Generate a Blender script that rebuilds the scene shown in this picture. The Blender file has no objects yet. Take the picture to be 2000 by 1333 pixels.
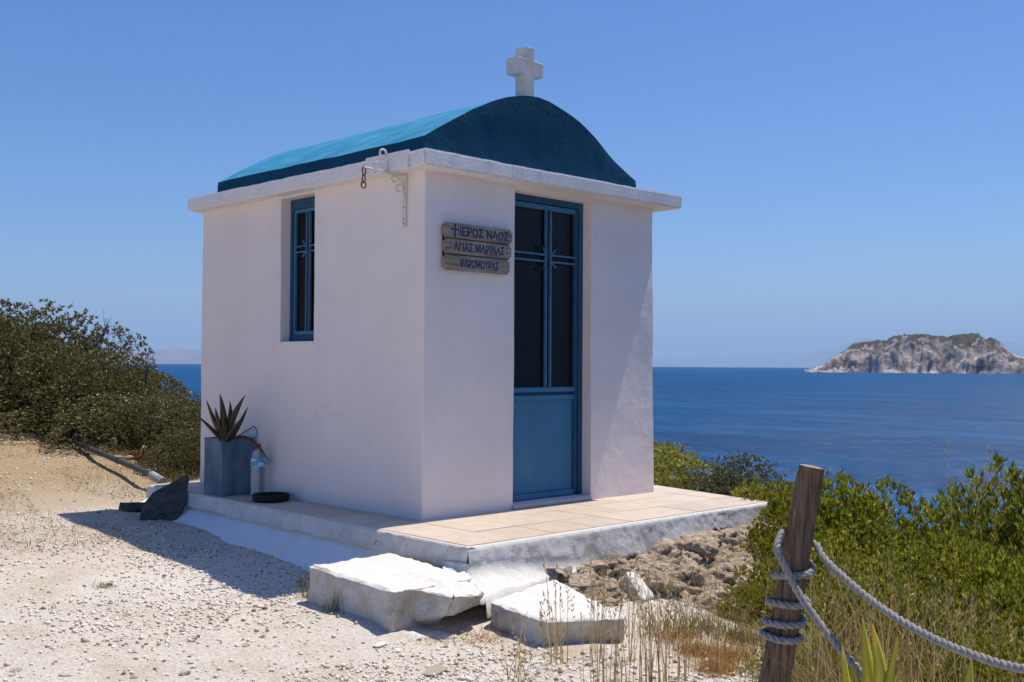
import bpy, bmesh, math, random
import numpy as np
from mathutils import Vector, Matrix

random.seed(7)
rng = np.random.default_rng(11)
scn = bpy.context.scene
COL = scn.collection
R = math.radians

# ------------------------------------------------------------------ camera
CAM = np.array([-4.2503, -5.0816, 0.9628])
YAW, PITCH, ROLL, FPX = 0.7786, 0.0210, 0.0061, 2104.95
fw = np.array([math.sin(YAW)*math.cos(PITCH), math.cos(YAW)*math.cos(PITCH), math.sin(PITCH)])
rt = np.array([math.cos(YAW), -math.sin(YAW), 0.0]); up = np.cross(rt, fw)
r2 = rt*math.cos(ROLL)+up*math.sin(ROLL); u2 = -rt*math.sin(ROLL)+up*math.cos(ROLL)
cd = bpy.data.cameras.new('camera'); cam = bpy.data.objects.new('camera', cd); COL.objects.link(cam)
m = Matrix.Identity(4)
for i in range(3):
    m[i][0] = r2[i]; m[i][1] = u2[i]; m[i][2] = -fw[i]; m[i][3] = CAM[i]
cam.matrix_world = m
cd.sensor_width = 36.0; cd.lens = 36.0*FPX/2000.0
cd.clip_start = 0.05; cd.clip_end = 220000
cd.dof.use_dof = True; cd.dof.focus_distance = 7.0; cd.dof.aperture_fstop = 9.0
scn.camera = cam

# ------------------------------------------------------------------ sky, sun, exposure
SUN = Vector((0.40, -0.038, 1.0)).normalized()
EL = math.asin(SUN.z); AZ = math.atan2(SUN.x, SUN.y)
world = bpy.data.worlds.new('World'); scn.world = world; world.use_nodes = True
wn = world.node_tree.nodes; wl = world.node_tree.links
bg = wn['Background']; bg.inputs['Strength'].default_value = 0.088
sky = wn.new('ShaderNodeTexSky'); sky.sky_type = 'NISHITA'; sky.sun_disc = False
sky.sun_elevation = EL; sky.sun_rotation = AZ
sky.altitude = 0; sky.air_density = 1.0; sky.dust_density = 1.0; sky.ozone_density = 3.0
hs = wn.new('ShaderNodeHueSaturation'); hs.inputs['Saturation'].default_value = 1.24
hs.inputs['Hue'].default_value = 0.505
tint = wn.new('ShaderNodeMix'); tint.data_type = 'RGBA'; tint.blend_type = 'MULTIPLY'; tint.inputs[0].default_value = 1.0
tint.inputs[7].default_value = (0.77, 0.93, 1.16, 1)
wl.new(sky.outputs[0], hs.inputs['Color']); wl.new(hs.outputs[0], tint.inputs[6]); wl.new(tint.outputs[2], bg.inputs['Color'])
sd = bpy.data.lights.new('sun', 'SUN'); sd.energy = 4.5; sd.angle = R(0.53); sd.color = (1.0, 0.925, 0.80)
so = bpy.data.objects.new('sun', sd); COL.objects.link(so)
so.rotation_euler = SUN.to_track_quat('Z', 'Y').to_euler(); so.location = (6, -2, 12)
scn.view_settings.view_transform = 'Standard'; scn.view_settings.look = 'None'
scn.view_settings.exposure = 0.27; scn.view_settings.gamma = 1.0
scn.view_settings.use_curve_mapping = False
scn.render.engine = 'CYCLES'
scn.cycles.use_denoising = True
scn.cycles.max_bounces = 8; scn.cycles.diffuse_bounces = 4; scn.cycles.glossy_bounces = 3
scn.cycles.transmission_bounces = 6; scn.cycles.volume_bounces = 1; scn.cycles.transparent_max_bounces = 8
scn.cycles.sample_clamp_indirect = 6.0
scn.cycles.use_adaptive_sampling = False

# ------------------------------------------------------------------ helpers
def ray(u, v):
    d = fw + r2*(u-1000)/FPX - u2*(v-666.5)/FPX
    return CAM, d
def at(u, v, dist):
    o, d = ray(u, v); return o + d/np.hypot(d[0], d[1])*dist
def on_z(u, v, z):
    o, d = ray(u, v); return o + d*(z-o[2])/d[2]

def _hash(ix, iy, iz, seed):
    h = (ix.astype(np.int64)*374761393 + iy.astype(np.int64)*668265263 + iz.astype(np.int64)*2147483647 + seed*974634777) & 0xFFFFFFFF
    h = ((h ^ (h >> 13))*1274126177) & 0xFFFFFFFF
    h = (h ^ (h >> 16)) & 0xFFFFFFFF
    return h/4294967295.0
def noise(x, y, z=0.0, seed=0):
    x = np.asarray(x, float); y = np.asarray(y, float)+0*x; z = np.asarray(z, float)+0*x
    ix, iy, iz = np.floor(x), np.floor(y), np.floor(z)
    fx, fy, fz = x-ix, y-iy, z-iz
    s = lambda t: t*t*(3-2*t)
    fx, fy, fz = s(fx), s(fy), s(fz)
    ix, iy, iz = ix.astype(np.int64), iy.astype(np.int64), iz.astype(np.int64)
    r = 0
    for dx in (0, 1):
        for dy in (0, 1):
            for dz in (0, 1):
                w = (fx if dx else 1-fx)*(fy if dy else 1-fy)*(fz if dz else 1-fz)
                r = r + w*_hash(ix+dx, iy+dy, iz+dz, seed)
    return r*2-1
def fbm(x, y, z=0.0, oct=4, seed=0):
    a, r, f = 1.0, 0.0, 1.0
    for i in range(oct):
        r = r + a*noise(np.asarray(x)*f, np.asarray(y)*f, np.asarray(z)*f, seed+i*17); a *= 0.5; f *= 2.03
    return r

def tag(o, label=None, cat=None, group=None, kind=None):
    if label: o['label'] = label
    if cat: o['category'] = cat
    if group: o['group'] = group
    if kind: o['kind'] = kind
    return o
def empty(name, loc=(0, 0, 0), rz=0.0):
    o = bpy.data.objects.new(name, None); COL.objects.link(o)
    o.location = loc; o.rotation_euler = (0, 0, rz); o.empty_display_size = 0.1
    return o
def link_mesh(name, me, mat, parent=None, smooth=False):
    if mat is not None and not me.materials:
        me.materials.append(mat)
    if smooth:
        me.polygons.foreach_set('use_smooth', [True]*len(me.polygons))
    o = bpy.data.objects.new(name, me); COL.objects.link(o)
    if parent is not None:
        o.parent = parent
    return o
def mesh_np(name, V, F, k):
    """V (n,3), F (m,k) numpy -> mesh"""
    V = np.asarray(V, np.float32); F = np.asarray(F, np.int32)
    me = bpy.data.meshes.new(name)
    me.vertices.add(len(V)); me.vertices.foreach_set('co', V.ravel())
    me.loops.add(F.size); me.loops.foreach_set('vertex_index', F.ravel())
    me.polygons.add(len(F))
    me.polygons.foreach_set('loop_start', np.arange(0, F.size, k, dtype=np.int32))
    me.polygons.foreach_set('loop_total', np.full(len(F), k, np.int32))
    me.update(calc_edges=True); me.validate()
    return me
class MB:
    def __init__(s): s.v = []; s.f = []
    def add(s, V, F):
        n = len(s.v); s.v += [tuple(map(float, p)) for p in V]; s.f += [tuple(i+n for i in f) for f in F]
        return s
    def box(s, x0, x1, y0, y1, z0, z1):
        V = [(x, y, z) for z in (z0, z1) for y in (y0, y1) for x in (x0, x1)]
        return s.add(V, [(0, 2, 3, 1), (4, 5, 7, 6), (0, 1, 5, 4), (2, 6, 7, 3), (0, 4, 6, 2), (1, 3, 7, 5)])
    def tube(s, pts, rad, n=8, caps=True):
        pts = [np.array(p, float) for p in pts]
        if np.isscalar(rad): rad = [rad]*len(pts)
        V = []; F = []
        ref = None
        for i, p in enumerate(pts):
            t = pts[min(i+1, len(pts)-1)]-pts[max(i-1, 0)]; t = t/(np.linalg.norm(t)+1e-9)
            if ref is None:
                ref = np.cross(t, [0, 0, 1.0]); 
                if np.linalg.norm(ref) < 0.05: ref = np.cross(t, [1.0, 0, 0])
            ref = ref-t*np.dot(ref, t); ref /= np.linalg.norm(ref)
            b = np.cross(t, ref)
            for k in range(n):
                a = 2*math.pi*k/n
                V.append(p+rad[i]*(ref*math.cos(a)+b*math.sin(a)))
        for i in range(len(pts)-1):
            for k in range(n):
                F.append((i*n+k, i*n+(k+1) % n, (i+1)*n+(k+1) % n, (i+1)*n+k))
        if caps:
            F.append(tuple(range(n))[::-1]); F.append(tuple((len(pts)-1)*n+k for k in range(n)))
        return s.add(V, F)
    def lathe(s, prof, n=24, c=(0, 0)):
        V = []; F = []
        for r, z in prof:
            for k in range(n):
                a = 2*math.pi*k/n; V.append((c[0]+r*math.cos(a), c[1]+r*math.sin(a), z))
        for i in range(len(prof)-1):
            for k in range(n):
                F.append((i*n+k, i*n+(k+1) % n, (i+1)*n+(k+1) % n, (i+1)*n+k))
        return s.add(V, F)
    def mesh(s, name):
        me = bpy.data.meshes.new(name); me.from_pydata(s.v, [], s.f); me.update(); return me
    def build(s, name, mat, parent=None, smooth=False):
        return link_mesh(name, s.mesh(name), mat, parent, smooth)
def bev_mesh(name, me, w, seg=2):
    bm = bmesh.new(); bm.from_mesh(me)
    bmesh.ops.bevel(bm, geom=bm.edges[:], offset=w, segments=seg, affect='EDGES', profile=0.5)
    bmesh.ops.recalc_face_normals(bm, faces=bm.faces[:])
    bm.to_mesh(me); bm.free(); return me
def bbox(name, x0, x1, y0, y1, z0, z1, mat, parent=None, bev=0.004):
    me = MB().box(x0, x1, y0, y1, z0, z1).mesh(name)
    if bev: bev_mesh(name, me, bev)
    return link_mesh(name, me, mat, parent)
def rough_block(name, corners, mat, parent=None, cuts=12, amp=0.006, chip=0.02, seed=0, freq=9.0, smooth=True):
    """corners: 4 bottom + 4 top, counter-clockwise; hexahedron with chipped uneven edges"""
    bm = bmesh.new()
    vs = [bm.verts.new(c) for c in corners]
    for f in ((0, 3, 2, 1), (4, 5, 6, 7), (0, 1, 5, 4), (1, 2, 6, 5), (2, 3, 7, 6), (3, 0, 4, 7)):
        bm.faces.new([vs[i] for i in f])
    bmesh.ops.subdivide_edges(bm, edges=bm.edges[:], cuts=cuts, use_grid_fill=True)
    bm.normal_update()
    co = np.array([v.co[:] for v in bm.verts]); no = np.array([v.normal[:] for v in bm.verts])
    edge = np.array([max(f.normal.angle(v.normal, 0) for f in v.link_faces) > 0.3 for v in bm.verts])
    n1 = fbm(co[:, 0]*freq, co[:, 1]*freq, co[:, 2]*freq, 4, seed)
    n2 = np.abs(fbm(co[:, 0]*freq*1.4, co[:, 1]*freq*1.4, co[:, 2]*freq*1.4, 3, seed+5))
    co = co+no*(n1*amp)[:, None]-no*(edge*(0.3+n2)*chip)[:, None]
    for v, c in zip(bm.verts, co): v.co = c
    bmesh.ops.recalc_face_normals(bm, faces=bm.faces[:])
    me = bpy.data.meshes.new(name); bm.to_mesh(me); bm.free()
    o = link_mesh(name, me, mat, parent, smooth)
    return o
def grid_mesh(name, P, mat, parent=None, smooth=True):
    """P (n,m,3)"""
    n, mm = P.shape[:2]
    i, j = np.meshgrid(np.arange(n-1), np.arange(mm-1), indexing='ij'); a = (i*mm+j).ravel()
    F = np.stack([a, a+mm, a+mm+1, a+1], 1)
    return link_mesh(name, mesh_np(name, P.reshape(-1, 3), F, 4), mat, parent, smooth)
def catmull(pts, n=10):
    P = [np.array(p, float) for p in pts]; P = [2*P[0]-P[1]]+P+[2*P[-1]-P[-2]]; out = []
    for i in range(1, len(P)-2):
        for k in range(n):
            t = k/n; a, b, c, d = P[i-1], P[i], P[i+1], P[i+2]
            out.append(0.5*((2*b)+(-a+c)*t+(2*a-5*b+4*c-d)*t*t+(-a+3*b-3*c+d)*t**3))
    out.append(P[-2]); return out

# ------------------------------------------------------------------ materials
def nodes(name):
    mt = bpy.data.materials.new(name); mt.use_nodes = True
    nt = mt.node_tree; return mt, nt.nodes, nt.links, nt.nodes['Principled BSDF']
def ramp(ns, stops, interp='LINEAR'):
    r = ns.new('ShaderNodeValToRGB'); r.color_ramp.interpolation = interp
    e = r.color_ramp.elements
    while len(e) > 1: e.remove(e[-1])
    e[0].position = stops[0][0]; e[0].color = (*stops[0][1], 1)
    for p, c in stops[1:]:
        x = e.new(p); x.color = (*c, 1)
    return r
def tex_noise(ns, ls, co, scale, detail=6, rough=0.6, dist=0.0):
    n = ns.new('ShaderNodeTexNoise'); n.inputs['Scale'].default_value = scale
    n.inputs['Detail'].default_value = detail; n.inputs['Roughness'].default_value = rough
    n.inputs['Distortion'].default_value = dist
    if co is not None: ls.new(co, n.inputs['Vector'])
    return n
def mixc(ns, ls, fac, a, b, mode='MIX'):
    x = ns.new('ShaderNodeMix'); x.data_type = 'RGBA'; x.blend_type = mode
    for sock, val in ((x.inputs[0], fac), (x.inputs[6], a), (x.inputs[7], b)):
        if isinstance(val, (int, float)): sock.default_value = val
        elif isinstance(val, tuple): sock.default_value = (*val, 1)
        else: ls.new(val, sock)
    return x.outputs[2]
def bump(ns, ls, h, strength, dist, bs, prev=None):
    b = ns.new('ShaderNodeBump'); b.inputs['Strength'].default_value = strength; b.inputs['Distance'].default_value = dist
    ls.new(h, b.inputs['Height'])
    if prev is not None: ls.new(prev, b.inputs['Normal'])
    ls.new(b.outputs[0], bs.inputs['Normal']); return b.outputs[0]
def mapping(ns, ls, scale=(1, 1, 1), which='Object', rot=(0, 0, 0)):
    tc = ns.new('ShaderNodeTexCoord'); mp = ns.new('ShaderNodeMapping')
    mp.inputs['Scale'].default_value = scale; mp.inputs['Rotation'].default_value = rot
    ls.new(tc.outputs[which], mp.inputs['Vector']); return mp.outputs[0]
def simple(name, c1, c2, scale=12, rough=0.7, bs=0.25, bd=0.004, spec=0.3, bscale=None, metal=0.0, stops=(0.3, 0.7), sc3=(1, 1, 1)):
    mt, ns, ls, b = nodes(name)
    co = mapping(ns, ls, sc3)
    n = tex_noise(ns, ls, co, scale); r = ramp(ns, [(stops[0], c1), (stops[1], c2)]); ls.new(n.outputs[0], r.inputs[0])
    ls.new(r.outputs[0], b.inputs['Base Color'])
    b.inputs['Roughness'].default_value = rough; b.inputs['Specular IOR Level'].default_value = spec; b.inputs['Metallic'].default_value = metal
    if bs:
        n2 = tex_noise(ns, ls, co, bscale or scale*3, 5); bump(ns, ls, n2.outputs[0], bs, bd, b)
    return mt
M = {}
def plaster_material():
    mt, ns, ls, b = nodes('white_plaster')
    co = mapping(ns, ls)
    n = tex_noise(ns, ls, co, 1.7, 5); r = ramp(ns, [(0.3, (0.745, 0.665, 0.645)), (0.7, (0.80, 0.725, 0.70))]); ls.new(n.outputs[0], r.inputs[0])
    cs = mapping(ns, ls, (2.2, 2.2, 0.7)); n3 = tex_noise(ns, ls, cs, 1.3, 6, 0.7)
    r3 = ramp(ns, [(0.5, (0, 0, 0)), (0.85, (0.55, 0.55, 0.55))]); ls.new(n3.outputs[0], r3.inputs[0])
    c = mixc(ns, ls, r3.outputs[0], r.outputs[0], (0.70, 0.65, 0.61))
    n4 = tex_noise(ns, ls, co, 21, 2); r4 = ramp(ns, [(0.755, (0, 0, 0)), (0.78, (1, 1, 1))]); ls.new(n4.outputs[0], r4.inputs[0])
    c = mixc(ns, ls, r4.outputs[0], c, (0.42, 0.37, 0.33))
    vo = ns.new('ShaderNodeTexVoronoi'); vo.feature = 'DISTANCE_TO_EDGE'; vo.inputs['Scale'].default_value = 1.1
    wv = tex_noise(ns, ls, co, 3.0, 5, 0.6); wm = ns.new('ShaderNodeVectorMath'); wm.operation = 'MULTIPLY_ADD'; wm.inputs[1].default_value = (0.5, 0.5, 0.5); ls.new(wv.outputs[1], wm.inputs[0]); ls.new(co, wm.inputs[2]); ls.new(wm.outputs[0], vo.inputs['Vector'])
    rc = ramp(ns, [(0.0, (0.35, 0.35, 0.35)), (0.006, (0, 0, 0))]); ls.new(vo.outputs['Distance'], rc.inputs[0])
    ng = tex_noise(ns, ls, co, 1.4, 2); rg = ramp(ns, [(0.5, (0, 0, 0)), (0.62, (1, 1, 1))]); ls.new(ng.outputs[0], rg.inputs[0])
    cm = ns.new('ShaderNodeMath'); cm.operation = 'MULTIPLY'; ls.new(rc.outputs[0], cm.inputs[0]); ls.new(rg.outputs[0], cm.inputs[1])
    c = mixc(ns, ls, cm.outputs[0], c, (0.45, 0.40, 0.36))
    ls.new(c, b.inputs['Base Color']); b.inputs['Roughness'].default_value = 0.85; b.inputs['Specular IOR Level'].default_value = 0.2
    n1 = tex_noise(ns, ls, co, 6, 3); p = bump(ns, ls, n1.outputs[0], 0.35, 0.02, b)
    n2 = tex_noise(ns, ls, co, 120, 4); bump(ns, ls, n2.outputs[0], 0.25, 0.0025, b, p)
    return mt
M['plaster'] = plaster_material()
M['slab'] = simple('rough_white_render', (0.62, 0.615, 0.62), (0.80, 0.79, 0.78), 45, 0.9, 0.6, 0.006, 0.15, 70)
M['cross'] = simple('cross_white_paint', (0.47, 0.47, 0.455), (0.62, 0.61, 0.59), 14, 0.8, 0.4, 0.004, 0.2, 60)
def limewash_material():
    mt, ns, ls, b = nodes('chipped_limewash')
    co = mapping(ns, ls)
    n = tex_noise(ns, ls, co, 5, 5); r = ramp(ns, [(0.3, (0.60, 0.575, 0.545)), (0.7, (0.70, 0.68, 0.65))]); ls.new(n.outputs[0], r.inputs[0])
    n2 = tex_noise(ns, ls, co, 7, 9, 0.72); r2_ = ramp(ns, [(0.52, (0, 0, 0)), (0.56, (0.35, 0.35, 0.35)), (0.62, (0.5, 0.5, 0.5)), (0.65, (1, 1, 1))]); ls.new(n2.outputs[0], r2_.inputs[0])
    g = ns.new('ShaderNodeNewGeometry'); sx = ns.new('ShaderNodeSeparateXYZ'); ls.new(g.outputs['True Normal'], sx.inputs[0])
    rz = ramp(ns, [(0.45, (1, 1, 1)), (0.8, (0.0, 0.0, 0.0))]); ls.new(sx.outputs[2], rz.inputs[0])
    mm = ns.new('ShaderNodeMath'); mm.operation = 'MULTIPLY'; ls.new(r2_.outputs[0], mm.inputs[0]); ls.new(rz.outputs[0], mm.inputs[1])
    c = mixc(ns, ls, mm.outputs[0], r.outputs[0], (0.50, 0.46, 0.41))
    n3 = tex_noise(ns, ls, co, 38, 3, 0.5); r3 = ramp(ns, [(0.70, (0, 0, 0)), (0.73, (1, 1, 1))]); ls.new(n3.outputs[0], r3.inputs[0])
    m2 = ns.new('ShaderNodeMath'); m2.operation = 'MULTIPLY'; ls.new(r3.outputs[0], m2.inputs[0]); ls.new(rz.outputs[0], m2.inputs[1])
    c = mixc(ns, ls, m2.outputs[0], c, (0.13, 0.115, 0.10))
    ls.new(c, b.inputs['Base Color']); b.inputs['Roughness'].default_value = 0.9; b.inputs['Specular IOR Level'].default_value = 0.15
    n5 = tex_noise(ns, ls, co, 42, 8, 0.75); p = bump(ns, ls, n5.outputs[0], 0.42, 0.008, b)
    iv = ns.new('ShaderNodeMath'); iv.operation = 'SUBTRACT'; iv.inputs[0].default_value = 1.0; ls.new(mm.outputs[0], iv.inputs[1])
    bump(ns, ls, iv.outputs[0], 0.5, 0.006, b, p)
    return mt
M['lime'] = limewash_material()
def worn_step_material(name, topbias):
    mt, ns, ls, b = nodes(name); co = mapping(ns, ls)
    n = tex_noise(ns, ls, co, 6, 6); r = ramp(ns, [(0.3, (0.62, 0.60, 0.57)), (0.7, (0.72, 0.70, 0.67))]); ls.new(n.outputs[0], r.inputs[0])
    n2 = tex_noise(ns, ls, co, 4.5, 9, 0.7, 0.3); rb = ramp(ns, [(0.34, (0.36, 0.31, 0.25)), (0.48, (0.52, 0.47, 0.40)), (0.6, (0.60, 0.575, 0.54)), (0.7, (0.42, 0.405, 0.39))]); ls.new(n2.outputs[0], rb.inputs[0])
    g = ns.new('ShaderNodeNewGeometry'); sx = ns.new('ShaderNodeSeparateXYZ'); ls.new(g.outputs['Normal'], sx.inputs[0])
    n3 = tex_noise(ns, ls, co, 13, 8, 0.75)
    a = ns.new('ShaderNodeMath'); a.operation = 'MULTIPLY_ADD'; a.inputs[1].default_value = 1.5; ls.new(n3.outputs[0], a.inputs[0]); ls.new(sx.outputs[2], a.inputs[2])
    rz = ramp(ns, [(topbias-0.04, (0, 0, 0)), (topbias+0.03, (1, 1, 1))]); sc_ = ns.new('ShaderNodeMath'); sc_.operation = 'MULTIPLY'; sc_.inputs[1].default_value = 0.5; ls.new(a.outputs[0], sc_.inputs[0]); ls.new(sc_.outputs[0], rz.inputs[0])
    c = mixc(ns, ls, rz.outputs[0], rb.outputs[0], r.outputs[0])
    n4 = tex_noise(ns, ls, co, 30, 4, 0.6); r4 = ramp(ns, [(0.69, (0, 0, 0)), (0.73, (0.8, 0.8, 0.8))]); ls.new(n4.outputs[0], r4.inputs[0]); c = mixc(ns, ls, r4.outputs[0], c, (0.20, 0.175, 0.15))
    ls.new(c, b.inputs['Base Color']); b.inputs['Roughness'].default_value = 0.92; b.inputs['Specular IOR Level'].default_value = 0.12
    n5 = tex_noise(ns, ls, co, 36, 9, 0.75); p = bump(ns, ls, n5.outputs[0], 0.6, 0.012, b); bump(ns, ls, rz.outputs[0], 0.5, 0.008, b, p)
    return mt
M['plinth'] = simple('bounce_lit_limewash', (0.74, 0.735, 0.725), (0.82, 0.815, 0.805), 9, 0.9, 0.45, 0.008, 0.15, 40)  # whiter than the other limewash: sky and wall bounce put into the colour
M['step'] = worn_step_material('worn_limewashed_concrete', 0.56)
M['skirt'] = worn_step_material('patched_lime_render', 0.40)
def roof_material(name, stops, smear):
    mt, ns, ls, b = nodes(name)
    co = mapping(ns, ls, (1, 0.6, 1))
    n = tex_noise(ns, ls, co, 7, 7, 0.65); r = ramp(ns, stops); ls.new(n.outputs[0], r.inputs[0])
    n2 = tex_noise(ns, ls, co, 40, 6, 0.7); r2_ = ramp(ns, [(0.6, (0, 0, 0)), (0.75, (0.5, 0.5, 0.5))]); ls.new(n2.outputs[0], r2_.inputs[0])
    c = mixc(ns, ls, r2_.outputs[0], r.outputs[0], smear)
    ls.new(c, b.inputs['Base Color']); b.inputs['Roughness'].default_value = 0.75; b.inputs['Specular IOR Level'].default_value = 0.1
    n3 = tex_noise(ns, ls, co, 28, 7, 0.6); bump(ns, ls, n3.outputs[0], 0.55, 0.012, b)
    return mt
M['roof'] = roof_material('sky_blue_roof_paint', [(0.28, (0.022, 0.175, 0.32)), (0.5, (0.040, 0.245, 0.42)), (0.75, (0.085, 0.315, 0.47))], (0.11, 0.33, 0.45))
M['navy'] = roof_material('navy_gable', [(0.3, (0.002, 0.034, 0.074)), (0.62, (0.003, 0.050, 0.102)), (0.82, (0.010, 0.085, 0.145))], (0.012, 0.07, 0.12))  # gables and eaves lips: darker blue than the vault
M['door'] = simple('blue_door_paint', (0.026, 0.135, 0.25), (0.044, 0.18, 0.315), 5, 0.6, 0.12, 0.003, 0.45, 40)
M['frame'] = simple('dark_blue_frame', (0.010, 0.055, 0.115), (0.020, 0.085, 0.165), 9, 0.55, 0.2, 0.003, 0.35, 60)  # frames: darker blue than the door panel
M['bar'] = simple('pale_blue_iron', (0.04, 0.12, 0.23), (0.07, 0.18, 0.31), 14, 0.45, 0.1, 0.002, 0.4)
def pane_material():
    mt, ns, ls, b = nodes('patterned_dark_glass')
    co = mapping(ns, ls)
    b.inputs['Base Color'].default_value = (0.004, 0.005, 0.006, 1); b.inputs['Roughness'].default_value = 0.22
    b.inputs['IOR'].default_value = 1.45; b.inputs['Specular IOR Level'].default_value = 0.22
    w1 = ns.new('ShaderNodeTexWave'); w1.bands_direction = 'Z'; w1.inputs['Scale'].default_value = 26
    w2 = ns.new('ShaderNodeTexWave'); w2.bands_direction = 'DIAGONAL'; w2.inputs['Scale'].default_value = 26
    cx = mapping(ns, ls, (1, 1, 0.001)); ls.new(co, w1.inputs['Vector']); ls.new(cx, w2.inputs['Vector'])
    mx = ns.new('ShaderNodeMath'); mx.operation = 'ADD'; ls.new(w1.outputs[1], mx.inputs[0]); ls.new(w2.outputs[1], mx.inputs[1])
    bump(ns, ls, mx.outputs[0], 0.14, 0.003, b)
    return mt
M['pane'] = pane_material()
M['marble'] = simple('grey_marble_sill', (0.42, 0.42, 0.41), (0.55, 0.55, 0.54), 8, 0.5, 0.1, 0.002)
def tile_material():
    mt, ns, ls, b = nodes('beige_floor_tile')
    co = mapping(ns, ls); oi = ns.new('ShaderNodeObjectInfo')
    n = tex_noise(ns, ls, co, 9, 6); r = ramp(ns, [(0.3, (0.54, 0.435, 0.34)), (0.7, (0.62, 0.52, 0.42))]); ls.new(n.outputs[0], r.inputs[0])
    v = ns.new('ShaderNodeMapRange'); v.inputs[3].default_value = 0.9; v.inputs[4].default_value = 1.06; ls.new(oi.outputs['Random'], v.inputs[0])
    h = ns.new('ShaderNodeHueSaturation'); ls.new(r.outputs[0], h.inputs['Color']); ls.new(v.outputs[0], h.inputs['Value'])
    n2 = tex_noise(ns, ls, co, 3, 8, 0.7); r2_ = ramp(ns, [(0.55, (0, 0, 0)), (0.75, (0.5, 0.5, 0.5))]); ls.new(n2.outputs[0], r2_.inputs[0])
    c = mixc(ns, ls, r2_.outputs[0], h.outputs[0], (0.42, 0.33, 0.25))
    ls.new(c, b.inputs['Base Color']); b.inputs['Roughness'].default_value = 0.5; b.inputs['Specular IOR Level'].default_value = 0.35
    n3 = tex_noise(ns, ls, co, 60, 4); bump(ns, ls, n3.outputs[0], 0.1, 0.002, b)
    return mt
M['tile'] = tile_material()
M['grout'] = simple('grey_grout', (0.30, 0.25, 0.21), (0.4, 0.34, 0.28), 30, 0.95, 0.3)
M['rubble'] = simple('tan_rubble_mortar', (0.27, 0.205, 0.145), (0.60, 0.49, 0.37), 13, 0.95, 1.0, 0.035, 0.1, 34)
def rubble_stone_material():
    mt, ns, ls, b = nodes('tan_rubble_stone'); co = mapping(ns, ls); oi = ns.new('ShaderNodeObjectInfo')
    n = tex_noise(ns, ls, co, 11, 7, 0.7); r = ramp(ns, [(0.3, (0.22, 0.165, 0.12)), (0.5, (0.40, 0.315, 0.235)), (0.72, (0.58, 0.48, 0.37))]); ls.new(n.outputs[0], r.inputs[0])
    mr = ns.new('ShaderNodeMapRange'); mr.inputs[3].default_value = 0.7; mr.inputs[4].default_value = 1.2; ls.new(oi.outputs['Random'], mr.inputs[0])
    h = ns.new('ShaderNodeHueSaturation'); ls.new(r.outputs[0], h.inputs['Color']); ls.new(mr.outputs[0], h.inputs['Value']); ls.new(h.outputs[0], b.inputs['Base Color'])
    b.inputs['Roughness'].default_value = 0.95; b.inputs['Specular IOR Level'].default_value = 0.1
    n2 = tex_noise(ns, ls, co, 45, 8, 0.75); bump(ns, ls, n2.outputs[0], 1.0, 0.02, b)
    return mt
M['rubble_stone'] = rubble_stone_material()
M['slate'] = simple('dark_slate', (0.045, 0.044, 0.042), (0.115, 0.11, 0.102), 14, 0.85, 0.7, 0.012, 0.2, 30, sc3=(1, 1, 2.5))
M['post'] = simple('weathered_post_wood', (0.055, 0.037, 0.024), (0.27, 0.195, 0.13), 11, 0.92, 1.0, 0.012, 0.1, 14, sc3=(7, 7, 0.55))
M['post_end'] = simple('grey_cut_wood', (0.22, 0.18, 0.14), (0.42, 0.37, 0.31), 30, 0.9, 0.5, 0.004, 0.1)
M['rope'] = simple('grey_rope', (0.19, 0.185, 0.18), (0.36, 0.35, 0.335), 60, 0.9, 0.5, 0.003, 0.1, 200)
M['plank'] = simple('weathered_sign_wood', (0.16, 0.125, 0.095), (0.40, 0.34, 0.275), 5, 0.9, 0.6, 0.004, 0.12, 14, sc3=(1.2, 6, 14))
M['lettering'] = simple('navy_letter_paint', (0.012, 0.03, 0.085), (0.03, 0.06, 0.14), 60, 0.7, 0.0)
M['black'] = simple('black_rubber', (0.008, 0.008, 0.008), (0.02, 0.019, 0.018), 20, 0.7, 0.2)
M['rust'] = simple('rusty_iron', (0.10, 0.055, 0.03), (0.28, 0.19, 0.12), 50, 0.85, 0.4, 0.002)
M['white_iron'] = simple('white_painted_iron', (0.55, 0.49, 0.42), (0.74, 0.71, 0.67), 60, 0.6, 0.2, 0.001)
M['tin'] = simple('faded_blue_tin', (0.045, 0.105, 0.155), (0.16, 0.25, 0.31), 7, 0.6, 0.35, 0.004, 0.35, 25, sc3=(1, 1, 0.5), stops=(0.35, 0.75))
M['soil'] = simple('dry_soil', (0.09, 0.06, 0.04), (0.2, 0.14, 0.09), 30, 0.95, 0.6, 0.01)
M['aloe'] = simple('brown_green_aloe', (0.040, 0.032, 0.018), (0.10, 0.074, 0.036), 9, 0.55, 0.25, 0.003, 0.4, sc3=(2, 2, 0.7))
M['pvc'] = simple('grey_black_pipe', (0.022, 0.023, 0.026), (0.075, 0.076, 0.08), 9, 0.5, 0.2, 0.002, 0.4)
M['pvc_end'] = simple('pale_pipe_sleeve', (0.22, 0.22, 0.23), (0.42, 0.42, 0.43), 15, 0.6, 0.2)
M['driftwood'] = simple('pale_dry_wood', (0.35, 0.27, 0.18), (0.55, 0.45, 0.33), 12, 0.9, 0.5, 0.005, 0.1, sc3=(4, 4, 0.6))
M['dead_leaf'] = simple('orange_dead_leaf', (0.26, 0.11, 0.035), (0.48, 0.27, 0.10), 9, 0.8, 0.3)
M['bark'] = simple('grey_brown_bark', (0.06, 0.046, 0.036), (0.13, 0.10, 0.08), 30, 0.9, 0.4)
M['red'] = simple('red_cap', (0.5, 0.02, 0.02), (0.6, 0.03, 0.03), 10, 0.4, 0.0)
M['label'] = simple('pale_blue_label', (0.05, 0.33, 0.5), (0.5, 0.68, 0.76), 22, 0.5, 0.0, stops=(0.45, 0.55), sc3=(1, 1, 2))
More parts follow.
